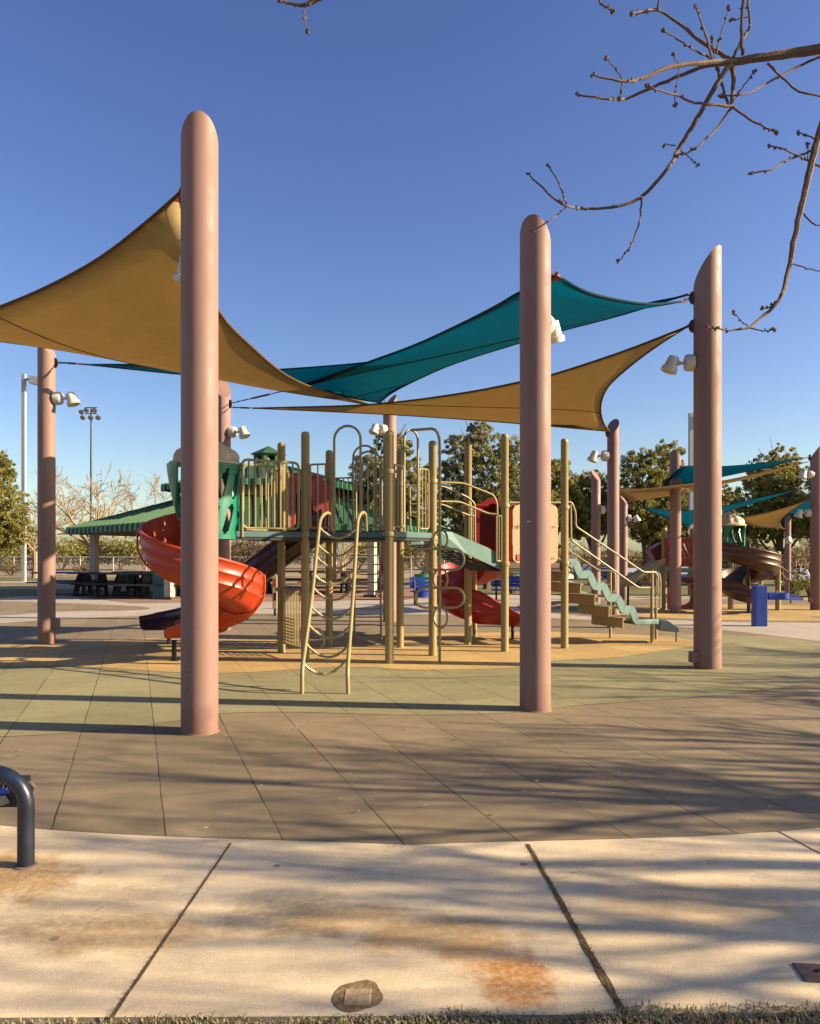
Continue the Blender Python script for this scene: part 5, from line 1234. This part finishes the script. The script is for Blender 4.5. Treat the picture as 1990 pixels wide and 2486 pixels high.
for i,(x,Y,yt,Rr,m,wh) in enumerate(sx): shrub(('golden' if m=='drybush' else 'green')+' bushy tree beyond the fence '+wh,x,Y,yt,Rr,m,50+i,'bushes beyond the fence',n=2600,size=.26)
sx=[(1400,80,1335,4,'drybush','behind the stair handrails'),(1500,82,1330,4,'drybush','behind the thin pink poles'),(1600,84,1325,4,'leaf2','behind the maroon side panel'),(1330,84,1330,4,'drybush','behind the beige play panel'),(1700,84,1315,4,'leaf','behind the red slotted panel'),(1800,84,1310,4,'drybush','behind the brown slide'),(1930,80,1325,4,'drybush','behind the short pink pole'),(2010,80,1310,4,'leaf2','at the right edge'),(1240,86,1320,4,'drybush','behind the red hood')]
for i,(x,Y,yt,Rr,m,wh) in enumerate(sx): shrub(('golden' if m=='drybush' else 'green')+' leafy tree past the car park '+wh,x,Y,yt,Rr,m,80+i,'trees past the car park',n=3000,size=.28,zb=-.9)
for i,(x,Y,yt,Rr,m,wh) in enumerate([(1243,32,1378,.75,'drybush','left of the front right pole at knee height'),(1548,38,1382,1.0,'drybush','under the grey slide'),(1050,42,1355,.8,'drybush','behind the column right of the deck'),(1965,30,1380,.9,'leaf','beside the right edge pole'),(1930,31,1398,.7,'leaf','right of the short pink pole'),(200,58,1366,1.0,'drybush','on the dirt before the fence'),(30,60,1360,1.6,'drybush','by the fence at the left edge')]):
    shrub('low rounded desert shrub '+wh,x,Y,yt,Rr,m,120+i,'low desert shrubs',n=1600,size=.09,zb=-.1)

# ------------------------------------------------------------ parked cars
def car(label,x,Y,rz,m,suv=False):
    t=thing('parked_car',label,'car',(0,0,0),'cars in the far car park')
    h=1.72 if suv else 1.45
    prof=[(-2.2,.35),(-2.25,.6),(-2.15,.85),(-1.5,.93),(-.75 if not suv else -1.0,h-.02),(-.2,h),(.9 if not suv else 1.7,h-.05),(1.55 if not suv else 2.05,.98),(2.2,.92),(2.25,.55),(2.15,.33)]
    mb=MB(); a=[];b=[]
    for s in(-1,1):
        pass
    L=[Vector((px,-.86*(1 if pz<1 else .80),pz)) for px,pz in prof]; Rr=[Vector((px,.86*(1 if pz<1 else .80),pz)) for px,pz in prof]; n=len(prof)
    mb.add(L+Rr,[tuple(range(n)),tuple(range(n,2*n))[::-1]]+[(i,(i+1)%n,n+(i+1)%n,n+i) for i in range(n)]); body=build('body',mb,M[m],t,bevel=.05)
    mb=MB()
    x0,x1=(-.68,.85) if not suv else (-.92,1.75)
    for s in(-1,1):
        q=[(x0-.45,s*.80,.98),(x1+.3,s*.80,.98),(x1,s*.715,h-.13),(x0+.05,s*.715,h-.13)]
        mb.prism(q,(0,s*.02,0))
    mb.prism([(-1.42,-.62,.97),(-1.42,.62,.97),(x0-.05,.58,h-.08),(x0-.05,-.58,h-.08)],(-.02,0,.02))
    build('window',mb,M['glass'],t)
    for sx_ in(-1.35,1.35):
        for s in(-1,1):
            mb=MB(); mb.lathe((sx_,s*.74,.33),[(.2,-.02),(.33,.0),(.33,.16),(.2,.18)],18,axis=(0,s,0)); w_=build('wheel',mb,M['rubber'],t)
            mb=MB(); mb.lathe((sx_,s*.915,.33),[(.19,0),(.17,.012),(.03,.02)],14,axis=(0,s,0)); build('rim',mb,M['steel'],w_)
    for s in(-.6,.6):
        mb=MB(); mb.box((-2.22,s,.68),(.06,.3,.14)); build('headlight',mb,M['cream'],t)
    t.location=(XX(x,Y),Y,-.97); t.rotation_euler=(0,0,rz); return t
c1=car('white car parked nearest the stairs',1365,62,1.2,'carw'); c2=car('silver high-backed car behind the middle of the stair handrails',1425,64,1.3,'cars',suv=True)
car_specs=[(1480,66,1.25,'card','dark blue car in the far car park left of the thin pink poles'),(1540,63,1.35,'carw','white car in the far car park right of the thin pink poles'),(1588,64,1.2,'card','dark car parked just left of the second tower'),(1255,66,1.3,'cars','silver car seen below the beige play panel'),(1700,66,1.2,'carr','red car parked behind the slanted right pole'),(1935,62,1.1,'carw','white car parked near the right edge'),(1650,70,1.3,'carw','white car seen beneath the red slotted panel')]
for x,Y,rz,m,lab in car_specs:
    c=copy_tree(c1); c['label']=lab; c.location=(XX(x,Y),Y,-.97); c.rotation_euler=(0,0,rz)
    for ch in c.children:
        if ch.name.startswith('body'): ch.material_slots[0].link='OBJECT'; ch.material_slots[0].material=M[m]

# ------------------------------------------------------------ foreground bare tree with branches in view
TY=1.0; TX=5.3
ft_=thing('deciduous_tree','bare deciduous tree whose branches hang in from the upper right','tree',(TX,TY,0),'bare trees casting shadows on the pavement')
mb=MB(); mb.tube(smooth_path([(TX,TY,-.05),(TX-.03,TY,1.2),(TX-.1,TY+.05,2.6),(TX-.25,TY,4.0),(TX-.5,TY,5.2),(TX-.6,TY-.1,6.4)],4),[.19]+[.15-.0045*i for i in range(20)],12); build('trunk',mb,M['barkp'],ft_)
BR=MB(); BU=BR; r=random.Random(5)
LM=P(2700,-20,4.9)
BR.tube(smooth_path([(TX-.2,TY,3.6),(TX-.25,TY+1.2,4.5),(TX-.4,TY+2.6,5.0),tuple(LM)],6),[.085-.002*i for i in range(19)],10)
for q in ((2450,-120,5.0),(2450,-200,5.0)): BR.tube(smooth_path([(TX-.3,TY+1.8,4.75),(TX-.7,TY+3.0,5.3),tuple(P(*q))],6),[.05-.0012*i for i in range(13)],8)
def pxbranch(pts,r0,r1,Y=5.0,buds=0,twist=.12,n=7):
    q=[]
    for i,p in enumerate(pts):
        yy=p[2] if len(p)>2 else Y
        q.append(P(p[0],p[1],yy))
    s=smooth_path(q,5) if len(q)>2 else [q[0].lerp(q[1],t/5)+rdir(r)*.004 for t in range(6)]
    s=[p+rdir(r)*.0035 for p in s]
    N=len(s); BR.tube(s,[.88*lerp(r0,r1,i/(N-1))*(1+.12*(r.random()-.5)) for i in range(N)],n)
    if buds:
        L=sum((s[i+1]-s[i]).length for i in range(N-1))
        for k in range(buds):
            t=1-(r.random()**1.6)*.75; i=min(N-2,int(t*(N-1))); p=s[i].lerp(s[i+1],t*(N-1)-i); d=rdir(r); rr=r.uniform(.0045,.0085)
            BU.sphere(p+d*(r1+.006),rr,6,sq=(1,1,1.25)); 
        for k in range(3): BU.sphere(s[-1]+rdir(r)*.010,r.uniform(.007,.012),6)
Yv=5.0
pxbranch([(2700,-20,4.9),(2350,70,4.95),(1990,120,5.0),(1880,135),(1780,150)],.045,.026)
pxbranch([(1790,148),(1650,158,4.8),(1560,190,4.7),(1515,198,4.6),(1440,183,4.55)],.018,.006,buds=9)
pxbranch([(1790,150),(1700,165,5.2),(1600,205,5.3),(1520,240,5.4),(1470,240),(1402,230)],.016,.006,buds=9)
pxbranch([(1775,150),(1740,205,4.9),(1690,290),(1645,365,5.1),(1620,410),(1560,475,5.2),(1500,502),(1430,507,5.3),(1380,503),(1340,478),(1282,423,5.2)],.019,.006,buds=10)
pxbranch([(1374,498,5.25),(1360,455),(1332,402,5.1)],.007,.004,buds=4)
pxbranch([(1372,505,5.25),(1340,532),(1294,559,5.1)],.006,.004,buds=4)
pxbranch([(1557,476,5.2),(1553,530),(1540,575),(1525,605),(1500,635,5.1)],.008,.004,buds=5)
pxbranch([(1775,148),(1700,100,5.1),(1650,60,5.2),(1596,24,5.2),(1535,32)],.017,.006,buds=5)
pxbranch([(1596,24,5.2),(1600,-30)],.008,.006); pxbranch([(1596,24,5.2),(1534,34,5.15)],.007,.004,buds=4)
pxbranch([(1728,148,5.0),(1715,90,4.8),(1690,17,4.6)],.010,.005,buds=8)
pxbranch([(1738,130,5.0),(1755,70,5.1),(1769,18,5.1)],.007,.004,buds=5)
pxbranch([(1725,142,5.0),(1665,110,4.8),(1612,74,4.7)],.008,.004,buds=7)
pxbranch([(1733,140,5.0),(1730,118),(1729,92)],.005,.003,buds=4)
pxbranch([(1802,135,5.0),(1800,70,4.9),(1806,-20,4.8)],.013,.010,buds=3)
pxbranch([(1778,140,5.0),(1800,100,5.1),(1820,60,5.2),(1816,10,5.2),(1818,-30,5.2)],.011,.008,buds=6)
pxbranch([(1815,40,5.2),(1776,50,5.2)],.005,.003,buds=3)
pxbranch([(1775,150,5.0),(1780,200,5.0),(1775,258,4.9)],.020,.011)
pxbranch([(1775,258,4.9),(1700,252,4.8),(1640,232,4.7),(1590,218,4.6),(1570,208,4.6)],.010,.005,buds=10)
pxbranch([(1775,262,4.9),(1740,310,4.9),(1700,350,4.8),(1672,370,4.8),(1645,378,4.8)],.009,.005,buds=7)
pxbranch([(1778,260,4.9),(1820,290,4.8),(1860,312,4.7),(1885,320,4.7)],.009,.005,buds=9)
pxbranch([(1778,250,4.9),(1800,215,4.9),(1832,172,4.8)],.006,.004,buds=4)
pxbranch([(1760,225,5.0),(1745,195),(1740,170)],.006,.004,buds=5)
pxbranch([(1768,255,4.9),(1750,200,5.1),(1742,165,5.0)],.010,.008)
pxbranch([(1640,355,5.1),(1610,353,5.1)],.005,.003,buds=2); pxbranch([(1645,358,5.1),(1670,380,5.1),(1692,400,5.1)],.005,.003,buds=5)
pxbranch([(1650,160,4.8),(1642,210,4.8),(1637,255,4.8)],.005,.003,buds=4); pxbranch([(1650,160,4.8),(1632,133,4.8)],.004,.003,buds=2)
pxbranch([(1512,196,4.6),(1495,170,4.6),(1473,143,4.6)],.005,.003,buds=4); pxbranch([(1512,196,4.6),(1503,240,4.6)],.004,.003,buds=3)
pxbranch([(1990,138,5.1),(1920,170,5.1),(1850,210,5.0),(1800,230,4.9),(1750,233,4.9)],.010,.005,buds=6)
pxbranch([(2080,105,5.1),(1990,138,5.1)],.013,.010)
pxbranch([(1862,155,5.0),(1900,190,5.0),(1940,222,4.9),(1990,233,4.9)],.009,.007)
# right lower branch system
pxbranch([(2450,-120,5.0),(2150,60,5.1),(2030,220,5.0),(1990,320,5.0),(1965,410,5.0),(1945,500,5.0),(1925,590),(1913,660),(1890,730,4.9),(1850,770,4.9),(1820,795,4.8)],.034,.009)
pxbranch([(1820,795,4.8),(1770,802,4.75),(1718,794,4.7)],.008,.005,buds=9); pxbranch([(1818,797,4.8),(1850,803,4.8),(1878,800,4.8)],.006,.004,buds=6)
pxbranch([(1900,715,4.9),(1870,745,4.9),(1848,750,4.9)],.006,.004,buds=7); pxbranch([(1815,792,4.8),(1795,775,4.8),(1780,758,4.8)],.005,.003,buds=4)
pxbranch([(1975,365,5.0),(1920,385,5.0),(1870,412,4.9),(1822,420,4.9)],.009,.005,buds=5)
pxbranch([(2010,415,5.0),(1960,390,5.0),(1910,365,4.9),(1868,352,4.9)],.009,.005,buds=10)
pxbranch([(1982,338,5.0),(1960,330),(1938,322,5.0)],.006,.004,buds=5); pxbranch([(1960,388,5.0),(1961,350,5.0)],.004,.003,buds=3)
pxbranch([(1950,520,5.0),(1975,545,5.0),(2010,545,5.0)],.007,.005,buds=5); pxbranch([(1925,640,5.0),(1960,652),(2010,662,5.0)],.006,.004,buds=4)
# overhead twigs
pxbranch([(2450,-200,5.0),(1800,-330,4.8),(1200,-250,4.5),(900,-60,4.4),(770,0,4.4),(738,13,4.4),(700,8,4.4),(676,2,4.4)],.03,.005,buds=10)
pxbranch([(738,13,4.4),(740,50,4.4),(748,77,4.4)],.005,.003,buds=5)
pxbranch([(1600,-250,4.7),(1500,-60,4.7),(1455,0,4.7),(1475,18,4.7),(1488,28,4.7)],.012,.005,buds=5)
build('branches',BR,M['barkp'],ft_,recalc=False)
# upper crown (outside the view, casts the shadows)
mb=MB();tips=[]
for k in range(7):
    a=2*math.pi*k/7; branch_tree(r,(TX-.4,TY,4.6+.2*k),(math.cos(a)*1.0+.6,math.sin(a),.7),2.0,.05,3,mb,tips,spread=.6,up=.2,minr=.005,nn=5)
build('upper_branches',mb,M['barkp'],ft_,recalc=False)
def shadow_tree(label,X,Y,h,seed,rad=.16,kd=(3,4)):
    r=random.Random(seed); t=thing('deciduous_tree',label,'tree',(X,Y,0),'bare trees casting shadows on the pavement')
    mb=MB(); f=Vector((X,Y,h*.28)); mb.tube([(X,Y,-.1),(X+.05,Y,h*.15),f],[rad*1.25,rad,rad*.9],10); build('trunk',mb,M['barkp'],t)
    mb=MB();tips=[]
    for k in range(7):
        a=2*math.pi*k/7+r.uniform(-.3,.3); branch_tree(r,f,(math.cos(a)*1.0,math.sin(a)*1.0,r.uniform(.25,1.0)),h*.38,rad*.66,3,mb,tips,spread=.6,up=.22,kids=kd,minr=.008,nn=5)
    build('branches',mb,M['barkp'],t,recalc=False); return t
shadow_tree('bare tree outside the right edge, nearest the camera',11.5,2.3,6.3,3,rad=.16,kd=(3,5))
shadow_tree('bare tree outside the right edge, just behind the nearest one',10.2,3.7,6.0,29,kd=(2,4))
shadow_tree('second bare tree outside the right edge, beside the front walk',12.6,4.6,6.5,8,kd=(2,4))
shadow_tree('bare tree outside the right edge, level with the front poles',15.0,7.6,6.5,15)
shadow_tree('bare tree outside the right edge, level with the slanted pole',14.5,10.2,5.5,23)
